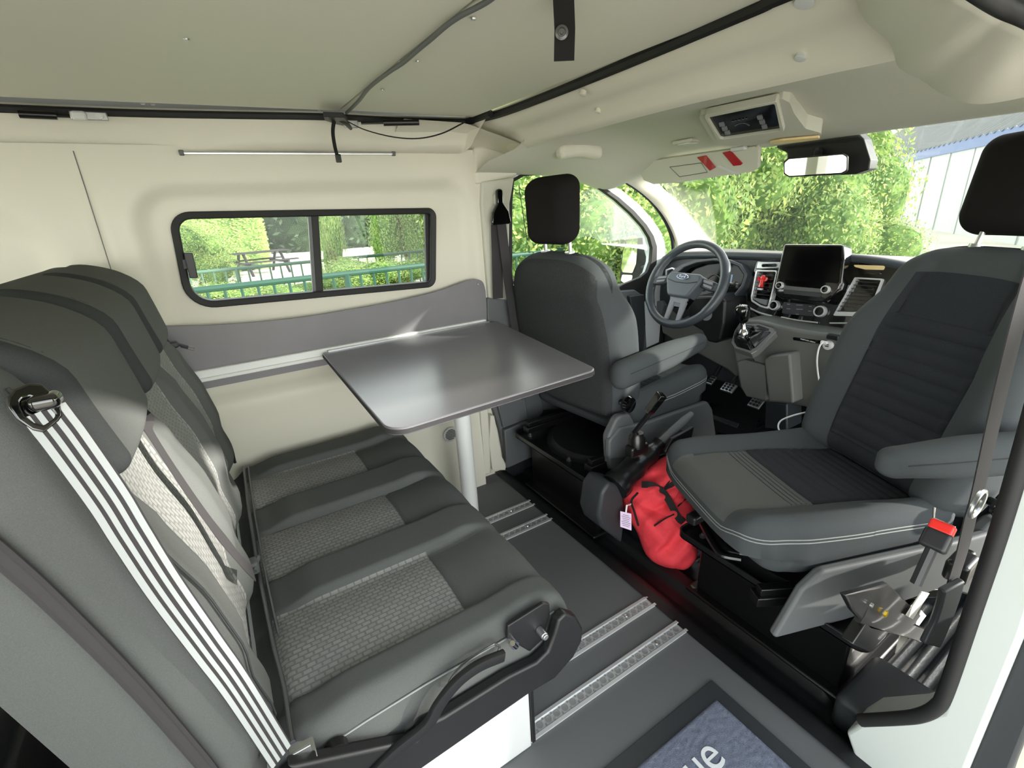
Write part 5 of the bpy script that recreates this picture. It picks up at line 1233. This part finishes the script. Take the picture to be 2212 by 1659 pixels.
# passenger visor folded up
m = MB(); zt = 1.352
U = lambda u, v: P(u, v, pl=((1.50, 0, 1.352), (.30, 0, 1)))
pv = rp([(1790, 222), (1800, 213), (1900, 193), (2060, 171), (2200, 150), (2330, 130), (2330, 215), (2212, 240), (2020, 268), (1880, 286), (1830, 290), (1808, 280), (1796, 255)], 8)
m.prism([U(u, v) for u, v in pv], (.0, 0, .018)); t = m.build('sun_visor', 'headliner', None, label='long grey sun visor folded up against the roof above the industrial shed', cat='sun visor', bevel=.007, seg=3)
m = MB(); m.tube(bez([U(u, v) - Vector((0, 0, .001)) for u, v in [(1812, 284), (1800, 262), (1791, 232), (1796, 219), (1815, 210), (1900, 192), (2060, 170), (2200, 149)]], 5), .0035, 6); m.build('visor_gap', 'blacksatin', t)
# warning label on it
m = MB(); sq = [U(u, v) - Vector((0, 0, .0015)) for u, v in [(2117, 196), (2212, 181), (2250, 176), (2260, 206), (2212, 212), (2138, 222)]]
m.prism(sq, (0, 0, .001)); wl = m.build('warning_label', 'paper', t)
m = MB(); m.prism([U(u, v) - Vector((0, 0, .002)) for u, v in [(2117, 196), (2212, 181), (2250, 176), (2253, 184), (2212, 190), (2123, 205)]], (0, 0, .0008)); m.build('yellow_band', 'yellow', wl)
m = MB(); c = U(2156, 208) - Vector((0, 0, .0025)); m.tube([c + Vector((.012 * math.cos(w), .019 * math.sin(w), -.002 * math.cos(w))) for w in [k / 24 * 2 * PI for k in range(24)]], .0012, 6, closed=True); m.tube([c + Vector((.008, -.013, 0)), c + Vector((-.008, .013, 0))], .0012, 6); m.build('ban_sign', 'redplastic', wl)
m = MB(); m.tube([c + Vector((-.006, 0, 0)), c + Vector((.006, .002, 0))], .003, 6); m.build('pictogram', 'ink', wl)
# roof console with the black radio panel
K0 = Vector((1.34, 0, 1.350)); Kn = Vector((.30, 0, .96)).normalized()
K = lambda u, v, d=0: P(u, v, pl=(K0 - Kn * d, Kn))
rc = empty('roof_console', tuple(K(1600, 262)), 'beige roof console with a black control panel and an amber-lit lamp ahead of it', 'console')
m = MB(); outer = rp([(1508, 250), (1600, 232), (1690, 214), (1706, 222), (1716, 246), (1740, 278), (1776, 288), (1770, 300), (1700, 306), (1620, 315), (1560, 314), (1542, 308), (1524, 280)], 6)
m.prism([K(u, v) for u, v in outer], (0, 0, .05)); sh = m.build('shell', 'headliner', rc, bevel=.010, seg=4)
m = MB(); m.prism([K(u, v, .012) for u, v in rp([(1519, 250), (1678, 219), (1694, 286), (1560, 308), (1549, 302)], 4)], Kn * .02, hole=[K(u, v, .012) for u, v in rp([(1528, 255), (1673, 225), (1685, 283), (1562, 301), (1556, 300)], 4)]); m.build('bezel', 'headliner', rc, bevel=.003)
m = MB(); m.prism([K(u, v, .004) for u, v in [(1526, 254), (1675, 223), (1687, 284), (1556, 303)]], Kn * .004); kp = m.build('control_panel', 'darkglass', rc)
for (u, v) in [(1558, 270), (1564, 279), (1570, 288), (1640, 255), (1645, 265), (1650, 275)]:
    m = MB(); m.prism([K(u + a, v + b, .007) for a, b in rp([(-6, -3.2), (5, -5), (8, 3), (-3, 4.5)], 1)], Kn * .004); m.build('key', 'button', kp, bevel=.001)
ci = K(1603, 272, .006)
for k in range(11):
    w = PI * (.12 + .76 * k / 10); u, v = 1603 - 16 * math.cos(w), 275 - 8 * math.sin(w) - (0 if k < 5 else 1); p = K(u, v, .005); m = MB(); m.rbox(p, (.003, .004, .001), .0004); m.build('scale_mark', 'button', kp)
for (u, w_) in [(1583, 4), (1590, 3), (1597, 4), (1605, 3), (1612, 3)]:
    p = K(u, 262 - (u - 1583) * .2, .005); m = MB(); m.box(p - Vector((.003, w_ * .0008, .0005)), p + Vector((.003, w_ * .0008, 0))); m.build('symbol', 'button', kp)
m = MB(); m.prism([P(u, v, pl=((1.55, 0, 1.275), (.18, 0, 1))) for u, v in rp([(1650, 311), (1690, 304), (1768, 297), (1772, 301), (1730, 307), (1680, 312)], 2)], (0, 0, .006)); m.build('lamp_lens', 'amber', rc, bevel=.003)
# small grab light and coat slot in the headliner
def onhl(u, v):
    # march the ray until it meets the headliner height
    d = ray(u, v).normalized(); c = Vector(CAM); t = .5
    while t < 3:
        p = c + d * t
        if p.x > .99 and p.z > hl((p.x - .985) / .745, (p.y - .02) / 1.70).z: return p
        t += .004
    return p
c = onhl(1486, 306); ml = empty('map_light', tuple(c), 'small clear map light in the roof lining between the roof console and the cab corner', 'lamp')
m = MB(); m.rbox(c, (.07, .085, .012), .005); m.build('surround', 'headliner', ml, bevel=0)
m = MB(); m.rbox(c - Vector((.0, 0, .006)), (.045, .055, .008), .003); m.build('lens', 'greypanel', ml)
c1_ = onhl(1440, 225); m = MB(); 
q = [P(u, v, z=1.346) for u, v in [(1395, 240), (1430, 232), (1470, 223), (1514, 212)]]
m.tube(bez(q, 4), .004, 8, flat=(.012, .004, (0, 0, 1))); m.build('handle_slot', 'whiteplastic', None, label='long narrow pale light slot in the roof lining just ahead of the cream beam', cat='light slot')
c = onhl(1252, 322) - Vector((0, 0, .012)); hc = empty('grab_handle', tuple(c), 'pale moulded grab handle cover in the roof lining above the driver headrest', 'handle')
m = MB(); m.rbox(c, (.20, .05, .048), .02, fn=lambda p: Vector((p.x, p.y, p.z + .010 * ss(0, .1, -abs(p.x) + .1)))); m.build('cover', 'cream', hc, smooth=70)
m = MB(); m.rbox(c + Vector((.01, -.015, .024)), (.03, .012, .006), .002); m.build('latch', 'blacksatin', hc)
# rear-view mirror and sensor cover on the windscreen
rm = empty('rear_view_mirror', tuple(P(1762, 355, x=1.66)), 'rear-view mirror hanging from a black sensor cover on the windscreen', 'mirror')
rmn = Vector((-.90, -.40, -.05)).normalized(); r0 = P(1762, 357, x=1.64); Rm = lambda u, v, d=0: P(u, v, pl=(r0 + rmn * d, rmn))
mo = rp([(1692, 350), (1702, 341), (1822, 331), (1833, 337), (1832, 369), (1819, 377), (1704, 383), (1692, 376)], 6)
mi_ = rp([(1695, 352), (1704, 344), (1820, 334), (1829, 339), (1828, 367), (1817, 373), (1705, 380), (1695, 374)], 6)
m = MB(); m.prism([Rm(u, v) for u, v in mo], -rmn * .03); m.build('mirror_housing', 'blacksatin', rm, bevel=.008, seg=3)
m = MB(); m.prism([Rm(u, v, .0015) for u, v in mi_], -rmn * .003); m.build('mirror_glass', 'mirror', rm)
m = MB(); S_ = lambda u, v: P(u, v, x=1.74)
m.prism([S_(u, v) for u, v in rp([(1672, 318), (1690, 305), (1770, 294), (1850, 284), (1866, 300), (1872, 320), (1880, 345), (1877, 366), (1848, 376), (1815, 378), (1790, 350), (1700, 345), (1700, 330)], 5)], (.05, 0, 0)); m.build('sensor_cover', 'blacksatin', rm, bevel=.02, seg=3)
m = MB(); m.tube([Rm(1765, 345, -.02), S_(1768, 325)], .012, 8); m.build('mirror_arm', 'blacksatin', rm)
# ---- ceiling fittings
bs_ = empty('hanging_strap', tuple(P(1220, 60, z=1.40)), 'short wide black strap with a brass press stud hanging from the roof board', 'strap')
h0 = P(1217, -6, z=1.408); 
def zat(v):   # height on the vertical line under h0 at picture row v
    lo_, hi_ = 1.0, 1.408
    for _ in range(40):
        mid = (lo_ + hi_) / 2; d = Vector((h0.x, h0.y, mid)) - Vector(CAM); r_ = [sum(RW[i][j] * d[i] for i in range(3)) for j in range(3)]
        if 829.5 + FPX * r_[1] / r_[2] < v: hi_ = mid
        else: lo_ = mid
    return lo_
zb_ = zat(131); zs_ = zat(72)
ribbon([h0 + Vector((0, 0, .002)), Vector((h0.x + .002, h0.y, (zb_ + 1.408) / 2)), Vector((h0.x, h0.y, zb_))], Vector((.77, -.62, 0)), .030, .004).build('webbing', 'black_web', bs_)
c = Vector((h0.x, h0.y, zs_)); nrm = Vector((-.62, -.77, 0)).normalized(); c = c + nrm * .003 - Vector((.77, -.62, 0)) * .003; m = MB(); m.lathe([(.0095, 0), (.0095, .002), (.006, .004), (.005, .001), (.0025, .001), (.002, .003), (.0, .003)], c, nrm, 24); m.build('press_stud', 'zipmetal', bs_)
gs = lambda u, v, z=1.385: P(u, v, z=z)
def strut(nm, pts, lb, r=.006, z=1.392, cat='strut', m_='blackmetal'):
    o = empty(nm, tuple(gs(*pts[0], z)), lb, cat)
    q = [gs(u, v, z) for u, v in pts]
    m = MB(); m.tube([q[0], q[0].lerp(q[1], .62)], r * 1.5, 10); m.build('cylinder', m_, o); m = MB(); m.tube([q[0].lerp(q[1], .6), q[1]], r * .6, 8); m.build('rod', 'blackmetal', o); return o
strut('gas_strut', [(40, 246), (170, 252)], 'black gas strut under the roof edge at the upper left of the cab interior')
strut('gas_strut', [(905, 264), (780, 266)], 'black gas strut under the roof edge near the front corner of the roof opening')
c = gs(193, 252, 1.385); m = MB(); br_ = empty('roof_bracket', tuple(c), 'clear and steel bracket at the end of the left gas strut', 'bracket')
m.box(c - Vector((.035, .006, .008)), c + Vector((.035, .006, .010))); m.build('plate', 'alu', br_, bevel=.002); m = MB(); m.cyl(c + Vector((.02, -.012, 0)), c + Vector((.02, -.004, 0)), .007, 14); m.rbox(c + Vector((-.018, -.008, 0)), (.03, .016, .02), .007); m.build('pivot_boss', 'greypanel', br_)
c = gs(758, 268, 1.385); br_ = empty('roof_bracket', tuple(c), 'steel bracket beside the black clamp at the roof edge', 'bracket'); m = MB(); m.box(c - Vector((.02, .005, .010)), c + Vector((.02, .005, .010))); m.build('plate', 'alu', br_, bevel=.002); m = MB(); m.cyl(c + Vector((0, -.010, 0)), c + Vector((0, -.003, 0)), .006, 14); m.build('pivot_boss', 'greypanel', br_)
ws = empty('lashing_strap', tuple(gs(725, 250, 1.38)), 'thin black strap with a clamp and buckle hanging from the roof edge over the window', 'strap')
m = MB(); m.prism([P(u, v, z=1.39) for u, v in [(697, 241), (742, 243), (750, 252), (740, 262), (722, 258), (700, 250)]], (0, 0, -.012)); m.tube([gs(736, 256, 1.385), gs(748, 266, 1.378), gs(758, 278, 1.37)], [.010, .008, .005], 8); m.build('clamp', 'blacksatin', ws, bevel=.002)
ribbon(bez([P(u, v, y=1.50) for u, v in [(722, 258), (719, 285), (723, 315), (728, 335)]], 5), Vector((1, .3, 0)), .010, .002).build('strap_tail', 'black_web', ws)
m = MB(); c = P(731, 342, y=1.50); m.rbox(c, (.016, .006, .022), .003); m.build('buckle', 'blackmetal', ws)
ribbon(bez([P(u, v, z=1.385) if False else P(u, v, y=1.50) for u, v in [(750, 262), (790, 281), (850, 296), (905, 299), (955, 288), (1000, 266)]], 6), Vector((.2, 1, .3)), .010, .002).build('loose_strap', 'black_web', ws)
# cable taped along the board joint
m = MB(); rr2 = random.Random(5)
q = [P(u, v, z=1.402) for u, v in [(748, 244), (775, 217), (800, 188), (840, 155), (876, 132), (918, 95), (950, 66), (990, 38), (1030, 15), (1066, -6), (1120, -50)]]
m.tube([p + Vector((.0012 * math.sin(i * .5), 0, 0)) for i, p in enumerate(bez(q, 5))], .0042, 8); m.build('roof_cable', 'plastic', None, label='thin grey cable taped along the joint of the two roof boards', cat='cable')
SCREW = ["tiny screw head left of the grey cable where it leaves the picture top", "tiny screw head beside the grey cable near the top of the front roof board", "tiny screw head left of the grey cable, halfway along the board joint", "tiny screw head right of the grey cable, halfway along the board joint", "tiny screw head left of the grey cable, close to the strap clamp", "tiny screw head right of the grey cable, close to the strap clamp", "left one of two tiny screws above the black roof seal", "right one of two tiny screws above the black roof seal", "lone tiny screw in the middle of the big rear roof board", "tiny screw head at the roof edge by the strap clamp"]
for k, (u, v) in enumerate([(976, 40), (1022, 40), (866, 132), (902, 132), (788, 194), (826, 194), (308, 224), (330, 225), (402, 84), (690, 238)]):
    c = P(u, v, z=1.4095); m = MB(); m.lathe([(.005, 0), (.004, -.002), (.0, -.002)], c, (0, 0, 1), 10); o = m.build('board_screw', 'alu', None, group='screws in the roof boards', label=SCREW[k], cat='screw')
# roof beam: two round lamps, round button
for (u, v, x, r, lb) in [(1735, 12, .90, .014, 'round flush spotlight in the beam nearest the top picture corner, over the seat belt side'), (1727, 131, .965, .0095, 'small round stud on the cream beam above the roof console'), (1257, 208, .90, .009, 'small round screw cover at the middle of the cream roof beam'), (1290, 246, .95, .008, 'tiny bright stud on the lower lip of the cream roof beam')]:
    c = P(u, v, pl=((.81, 0, 1.400), (.417, 0, 1))); nb = Vector((-.39, 0, -.92)).normalized(); m = MB(); m.lathe([(r, -.012), (r, -.003), (r * .8, -.002), (0, -.003)], c, nb, 22); m.build('roof_stud', 'greypanel' if r > .009 else 'cream', None, label=lb, cat='stud')
# curtain rail under the cornice
a, b = P(392, 330, y=WY - .012), P(850, 332, y=WY - .012)
cr_ = empty('curtain_rail', tuple(a), 'slim silver curtain rail screwed to the wall above the window', 'rail')
m = MB(); m.tube([a, b], .005, 8, flat=(.005, .004, (0, 0, 1))); m.build('rail', 'alu', cr_)
for p in (a, b): m = MB(); m.rbox(p, (.012, .012, .014), .003); m.build('end_stop', 'plastic', cr_)
# ================================================================ OUTSIDE
GZ = -.55
def gm(name, c1, c2, sc, rough=.9):
    m = mat(name, c1, rough, spec=.2); nt = m.node_tree; b = nt.nodes['Principled BSDF']; tc = nt.nodes['Texture Coordinate']
    n = nt.nodes.new('ShaderNodeTexNoise'); n.inputs['Scale'].default_value = sc; n.inputs['Detail'].default_value = 6
    r = nt.nodes.new('ShaderNodeValToRGB'); r.color_ramp.elements[0].position = .38; r.color_ramp.elements[1].position = .62
    r.color_ramp.elements[0].color = lin(c1) + (1,); r.color_ramp.elements[1].color = lin(c2) + (1,)
    nt.links.new(tc.outputs['Object'], n.inputs[0]); nt.links.new(n.outputs[0], r.inputs[0]); nt.links.new(r.outputs[0], b.inputs['Base Color']); return m
gm('lawn', (120, 150, 60), (165, 180, 95), 1.2); gm('pale_road', (206, 200, 186), (222, 216, 202), .6)
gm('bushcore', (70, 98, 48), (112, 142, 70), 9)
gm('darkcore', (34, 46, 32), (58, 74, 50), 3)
mat('bark', (95, 78, 60), .9); mat('fencegreen', (22, 66, 52), .6); mat('fencepale', (70, 100, 84), .6); mat('picnicwood', (36, 34, 36), .85, noise=.2, nscale=20)
mat('cladding', (206, 212, 204), .8, noise=.05, nscale=3); mat('fascia', (84, 108, 150), .6); mat('joint', (150, 156, 152), .7); mat('roofsheet', (116, 120, 118), .7, noise=.12, nscale=2)
def leafmat(name, c, var=.35):
    m = bpy.data.materials.new(name); m.use_nodes = True; MATS[name] = m; nt = m.node_tree; b = nt.nodes['Principled BSDF']; o = nt.nodes['Material Output']
    oi = nt.nodes.new('ShaderNodeNewGeometry'); r = nt.nodes.new('ShaderNodeMapRange'); r.inputs[3].default_value = 1 - var; r.inputs[4].default_value = 1 + var
    nt.links.new(oi.outputs['Random Per Island'], r.inputs[0]); s_ = nt.nodes.new('ShaderNodeVectorMath'); s_.operation = 'SCALE'; s_.inputs[0].default_value = lin(c)
    nt.links.new(r.outputs[0], s_.inputs['Scale']); nt.links.new(s_.outputs[0], b.inputs['Base Color']); b.inputs['Roughness'].default_value = .55; b.inputs['Specular IOR Level'].default_value = .3
    tr_ = nt.nodes.new('ShaderNodeBsdfTranslucent'); nt.links.new(s_.outputs[0], tr_.inputs[0]); mx = nt.nodes.new('ShaderNodeMixShader'); mx.inputs[0].default_value = .42
    nt.links.new(b.outputs[0], mx.inputs[1]); nt.links.new(tr_.outputs[0], mx.inputs[2]); nt.links.new(mx.outputs[0], o.inputs['Surface'])
leafmat('leaf_a', (168, 188, 112)); leafmat('leaf_b', (138, 164, 104)); leafmat('leaf_c', (192, 202, 122)); leafmat('leaf_d', (70, 86, 66))
# ground
m = MB(); m.box((-40, -14, GZ - .1), (45, 60, GZ)); m.build('ground', 'pale_road', kind='structure', smooth=None)
m = MB(); m.box((-30, 2.6, GZ), (14, 11.5, GZ + .012)); m.build('lawn', 'lawn', kind='structure', smooth=None)
def bushmesh(name, seed, n, leafs, core=.80, box=False, squash=1.0, size=.05):
    """unit-sized foliage body (radius about 1) made of single leaves round a dark core of twigs"""
    rr = random.Random(seed); v = []; f = []; mi = []
    lobes = [(Vector((rr.uniform(-.55, .55), rr.uniform(-.55, .55), rr.uniform(-.5, .6))), rr.uniform(.35, .6)) for _ in range(14)]
    for i in range(n):
        if box:
            ax_ = rr.choice([0, 0, 1, 1, 2]); p = Vector((rr.uniform(-1, 1), rr.uniform(-1, 1), rr.uniform(-1, 1))); p[ax_] = rr.choice([-1, 1]) if ax_ < 2 else 1; p *= rr.uniform(.93, 1.0); nrm = Vector((0, 0, 0)); nrm[ax_] = 1 if p[ax_] > 0 else -1
        else:
            c, r = lobes[rr.randrange(len(lobes))]; d = Vector((rr.gauss(0, 1), rr.gauss(0, 1), rr.gauss(0, 1))).normalized(); p = c + d * r * rr.uniform(.75, 1.1); nrm = (p * .6 + d).normalized()
        nrm = (nrm + Vector((rr.gauss(0, .6), rr.gauss(0, .6), rr.gauss(0, .6)))).normalized()
        a = nrm.orthogonal().normalized(); a = (Matrix.Rotation(rr.uniform(0, 6.28), 3, nrm) @ a); b = nrm.cross(a); s = size * rr.uniform(.6, 1.3)
        k = len(v); v += [p - a * s, p + b * s * .45, p + a * s, p - b * s * .45]; f.append((k, k + 1, k + 2, k + 3)); mi.append(rr.choice(leafs))
    me = bpy.data.meshes.new(name); me.from_pydata([tuple(q) for q in v], [], f); me.polygons.foreach_set('material_index', mi)
    bm = bmesh.new(); bm.from_mesh(me)
    k0 = len(bm.faces)
    if box: r = bmesh.ops.create_cube(bm, size=1.84)
    else:
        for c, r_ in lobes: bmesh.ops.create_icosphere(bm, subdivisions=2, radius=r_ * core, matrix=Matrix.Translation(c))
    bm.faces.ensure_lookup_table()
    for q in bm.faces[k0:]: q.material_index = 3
    bm.to_mesh(me); bm.free(); return me
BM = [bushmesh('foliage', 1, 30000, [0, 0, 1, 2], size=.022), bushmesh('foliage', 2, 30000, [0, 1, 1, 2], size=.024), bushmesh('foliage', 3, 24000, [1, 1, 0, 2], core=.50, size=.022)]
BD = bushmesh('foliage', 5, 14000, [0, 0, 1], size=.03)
for me in BM:
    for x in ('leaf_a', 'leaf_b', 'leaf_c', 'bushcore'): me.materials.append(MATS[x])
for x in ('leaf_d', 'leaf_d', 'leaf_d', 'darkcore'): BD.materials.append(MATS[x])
HM = bushmesh('hedge_leaves', 8, 40000, [0, 0, 1, 2], box=True, size=.020)
for x in ('leaf_a', 'leaf_c', 'leaf_b', 'bushcore'): HM.materials.append(MATS[x])
def bush(name, me, c, s, rz, lb, cat, grp=None, trunk=False):
    t = empty(name, (c[0], c[1], GZ), lb, cat, grp); o = bpy.data.objects.new('foliage', me); COL.objects.link(o); o.parent = t
    o.location = (0, 0, c[2] - GZ); o.scale = s; o.rotation_euler = (0, 0, rz)
    m = MB(); rt = random.Random(int(c[0] * 100 + c[1] * 31)); z0 = GZ; x, y = c[0], c[1]
    m.tube([Vector((x, y, z0)), Vector((x + rt.uniform(-.1, .1), y, z0 + (c[2] - z0) * .6)), Vector((x + rt.uniform(-.2, .2), y, c[2]))], [.07, .05, .03], 8)
    for k in range(3): a = rt.uniform(0, 6.28); m.tube([Vector((x, y, z0 + (c[2] - z0) * .4)), Vector((x + math.cos(a) * s[0] * .5, y + math.sin(a) * s[1] * .5, c[2] + s[2] * .3))], [.035, .015], 6)
    m.build('trunk', 'bark', t); return t
# clipped hedge seen in the left pane
pc0 = P(560, 543, z=GZ + .74)
HY = pc0.y + 1.6
e0 = P(575, 500, y=HY)
t = empty('clipped_hedge', (e0.x - 3.4, HY, GZ), 'tall clipped bright green hedge behind the picnic table in the left window pane', 'hedge')
o = bpy.data.objects.new('foliage', HM); COL.objects.link(o); o.parent = t; o.location = (0, .9, 1.75); o.scale = (3.4, .9, 1.78)
m = MB(); m.tube([Vector((e0.x - 3.4, HY + .9, GZ)), Vector((e0.x - 3.4, HY + .9, 1)), ], .06, 8); m.build('trunk', 'bark', t)
# fences
def fence(y, u0, v0, u1, v1, sp, mt, lb, h, x0=None, x1=None):
    a, b = P(u0, v0, y=y), P(u1, v1, y=y); z = (a.z + b.z) / 2; x0 = a.x if x0 is None else x0; x1 = b.x if x1 is None else x1
    t = empty('railing_fence', ((x0 + x1) / 2, y, GZ), lb, 'fence')
    m = MB(); m.tube([Vector((x0, y, z)), Vector((x1, y, z))], .022, 8); m.tube([Vector((x0, y, z - h + .1)), Vector((x1, y, z - h + .1))], .014, 8); m.build('top_rail', mt, t)
    m = MB(); k = 0; x = x0
    while x < x1:
        m.cyl((x, y, z), (x, y, z - h if k % 10 else GZ), .011 if k % 10 else .025, 6); x += sp; k += 1
    o = m.build('bars', mt, t); o['kind'] = 'stuff'
fence(3.9, 400, 616, 917, 584, .105, 'fencegreen', 'green metal railing fence just outside the side window', 1.0, -1.2, 3.2)
fence(7.2, 430, 583, 680, 569, .13, 'fencepale', 'pale green metal railing fence further off near the picnic table', .9, -1.0, 5.2)
# picnic table
c = pc0
pt = empty('picnic_table', (c.x, c.y, GZ), 'dark weathered wooden picnic table on the bright ground behind the fences', 'picnic table')
yw = math.radians(14); Tq = Matrix.Translation((c.x, c.y, GZ)) @ Matrix.Rotation(yw, 4, 'Z') @ Matrix.Scale(1.0, 4)
m = MB(Tq)
for k in range(5): m.box((-.9, -.36 + k * .15, .70), (.9, -.23 + k * .15, .74))
m.build('top_planks', 'picnicwood', pt)
for s_ in (-1, 1):
    m = MB(Tq); m.box((-.95, s_ * .72 - .14, .42), (.95, s_ * .72 + .14, .46)); m.build('bench_plank', 'picnicwood', pt)
    m = MB(Tq); x = s_ * .6; m.box((x - .03, -.85, .34), (x + .03, .85, .42)); m.tube([Vector((x, -.75, 0)), Vector((x, -.22, .70))], .05, 4); m.tube([Vector((x, .75, 0)), Vector((x, .22, .70))], .05, 4); m.build('leg_frame', 'picnicwood', pt)
# bushes and trees
def at(u, v, d):
    r = ray(u, v); r = r / FPX * 1.0; return Vector(CAM) + r * d
B = []
def put(u, v, d, sx, sz, k, lb, name='bush', cat='bush'):
    c = at(u, v, d); B.append(c); me = BD if k == 9 else BM[k % 3]
    bush(name, me, c, (sx, sx * .8, sz), k * 1.3 + u * .01, lb, cat, None)
put(872, 482, 8.5, .62, 1.0, 0, 'bright green bush in the right pane of the side window')
put(930, 500, 9.5, .7, 1.5, 1, 'loose green shrub at the front edge of the side window')
put(715, 500, 5.8, .20, 1.15, 2, 'slender climbing plant just right of the window bar')
put(425, 560, 6.6, .55, .55, 2, 'low leafy shrub between the two railings in the left pane')
put(470, 655, 5.0, .8, .22, 2, 'low leafy shrub below the green railing in the left pane')
put(610, 650, 5.0, .6, .18, 1, 'low leafy shrub under the green railing beside the window bar')
put(800, 612, 5.4, .75, .30, 0, 'low leafy shrub under the railing in the right pane')
put(620, 470, 34, 9, 4.2, 9, 'dark tree line tree behind the bright ground in the left pane', 'tree', 'tree')
put(760, 460, 32, 7, 5.0, 9, 'dark tree behind the bright ground in the right pane', 'tree', 'tree')
put(400, 440, 38, 7, 6.0, 9, 'dark distant tree behind the clipped hedge', 'tree', 'tree')
put(1120, 430, 6.5, 1.7, 1.9, 0, 'tall yellow-green bush beside the door pillar', 'tree', 'tree')
put(1180, 560, 5.6, 1.5, 1.4, 2, 'green bush low beside the driver headrest', 'bush', 'bush')
put(1290, 470, 6.2, 1.7, 1.8, 1, 'leafy tree filling the driver window', 'tree', 'tree')
put(1320, 600, 5.6, 1.2, 1.0, 0, 'bush behind the door mirror')
put(1400, 440, 7.5, 1.9, 2.1, 2, 'leafy tree seen between the door window and the windscreen', 'tree', 'tree')
put(1500, 470, 7.0, 1.6, 1.7, 0, 'yellow-green tree at the left edge of the windscreen', 'tree', 'tree')
put(1560, 350, 9.0, 2.2, 2.2, 1, 'tree behind the folded-down sun visor', 'tree', 'tree')
put(1640, 470, 7.6, 1.6, 1.7, 2, 'paler green tree in the middle of the windscreen', 'tree', 'tree')
put(1700, 370, 9.5, 1.9, 1.9, 0, 'tree seen just under the rear-view mirror', 'tree', 'tree')
put(1760, 490, 7.2, 1.35, 1.3, 1, 'bright tree above the touch screen', 'tree', 'tree')
put(1835, 530, 7.4, 1.0, .75, 0, 'yellow-green bush in front of the grey shed wall')
put(820, 480, 7.0, .01, .01, 0, 'x') if False else None
t_ = bush('tree', BM[1], (-8.5, 2.9, .8), (1.8, 1.4, 2.0), .4, 'leafy tree mirrored in the door mirror', 'tree')
# industrial shed
EZ = 2.3
f0, f1 = P(1880, 366, z=EZ), P(2110, 318, z=EZ)
dv = (f1 - f0).normalized(); a = f0 - dv * 16; b = f1 + dv * 9; nv = Vector((dv.y, -dv.x, 0)); nv = nv if nv.x > 0 else -nv
sh = empty('industrial_shed', ((a.x + b.x) / 2, (a.y + b.y) / 2, GZ), 'pale clad industrial shed with a corrugated roof and blue fascia beyond the windscreen', 'building')
m = MB(); L = (b - a).length; n = int(L / .16)
pr = []
m.grid(n * 2, 1, lambda u, v: Vector((a.x + (b.x - a.x) * u, a.y + (b.y - a.y) * u, GZ + (EZ - GZ) * v)) - nv * (.03 * (int(round(u * n * 2)) % 2)))
m.build('wall', 'cladding', sh, smooth=None)
m = MB()
for k in range(int(L / 2.3) + 1):
    p = a + dv * (2.3 * k); m.prism([p - nv * .035, p - nv * .035 + dv * .035, p - nv * .06 + dv * .035, p - nv * .06], (0, 0, EZ - GZ), T=Matrix.Translation((0, 0, GZ - EZ)))
m.build('panel_joints', 'joint', sh, smooth=None)
m = MB(); q = [a - nv * .10, b - nv * .10]; m.prism([q[0] + Vector((0, 0, -.02)), q[1] + Vector((0, 0, -.02)), q[1] + Vector((0, 0, .34)), q[0] + Vector((0, 0, .34))], nv * .06); m.build('fascia', 'fascia', sh)
m = MB(); n2 = int(L / .14)
m.grid(n2, 6, lambda u, v: a + (b - a) * u - nv * .12 + nv * v * 7 + Vector((0, 0, .34 + v * 4.6 + .06 * math.sin(u * n2 * PI / 2.0))))
m.build('corrugated_roof', 'roofsheet', sh, smooth=60)
t = empty('clipped_hedge', (4.69, -5.24, GZ), 'tall unseen hedge added on the near side of the van to shade the bench', 'hedge')  # added out of view to cut the sun off the bench's near side
o = bpy.data.objects.new('foliage', HM); COL.objects.link(o); o.parent = t; o.location = (-.05, -.05, 2.45); o.rotation_euler = (0, 0, math.radians(46.7)); o.scale = (1.05, .3, 2.45)
bush('tree', BM[2], (5.68, -4.18, 2.97), (.80, .80, .20), .3, 'unseen young tree with one flat bough added to shade the bench cushion', 'tree')  # added out of view; its bough holds sun off the cushion front
t = empty('clipped_hedge', (5.0, -4.8, GZ), 'lower unseen hedge added on the near side of the van to shade the floor', 'hedge')  # added out of view to keep low sun off the living-area floor
o = bpy.data.objects.new('foliage', HM); COL.objects.link(o); o.parent = t; o.location = (-.15, -.15, 1.47); o.rotation_euler = (0, 0, math.radians(46.7)); o.scale = (1.15, .4, 1.47)
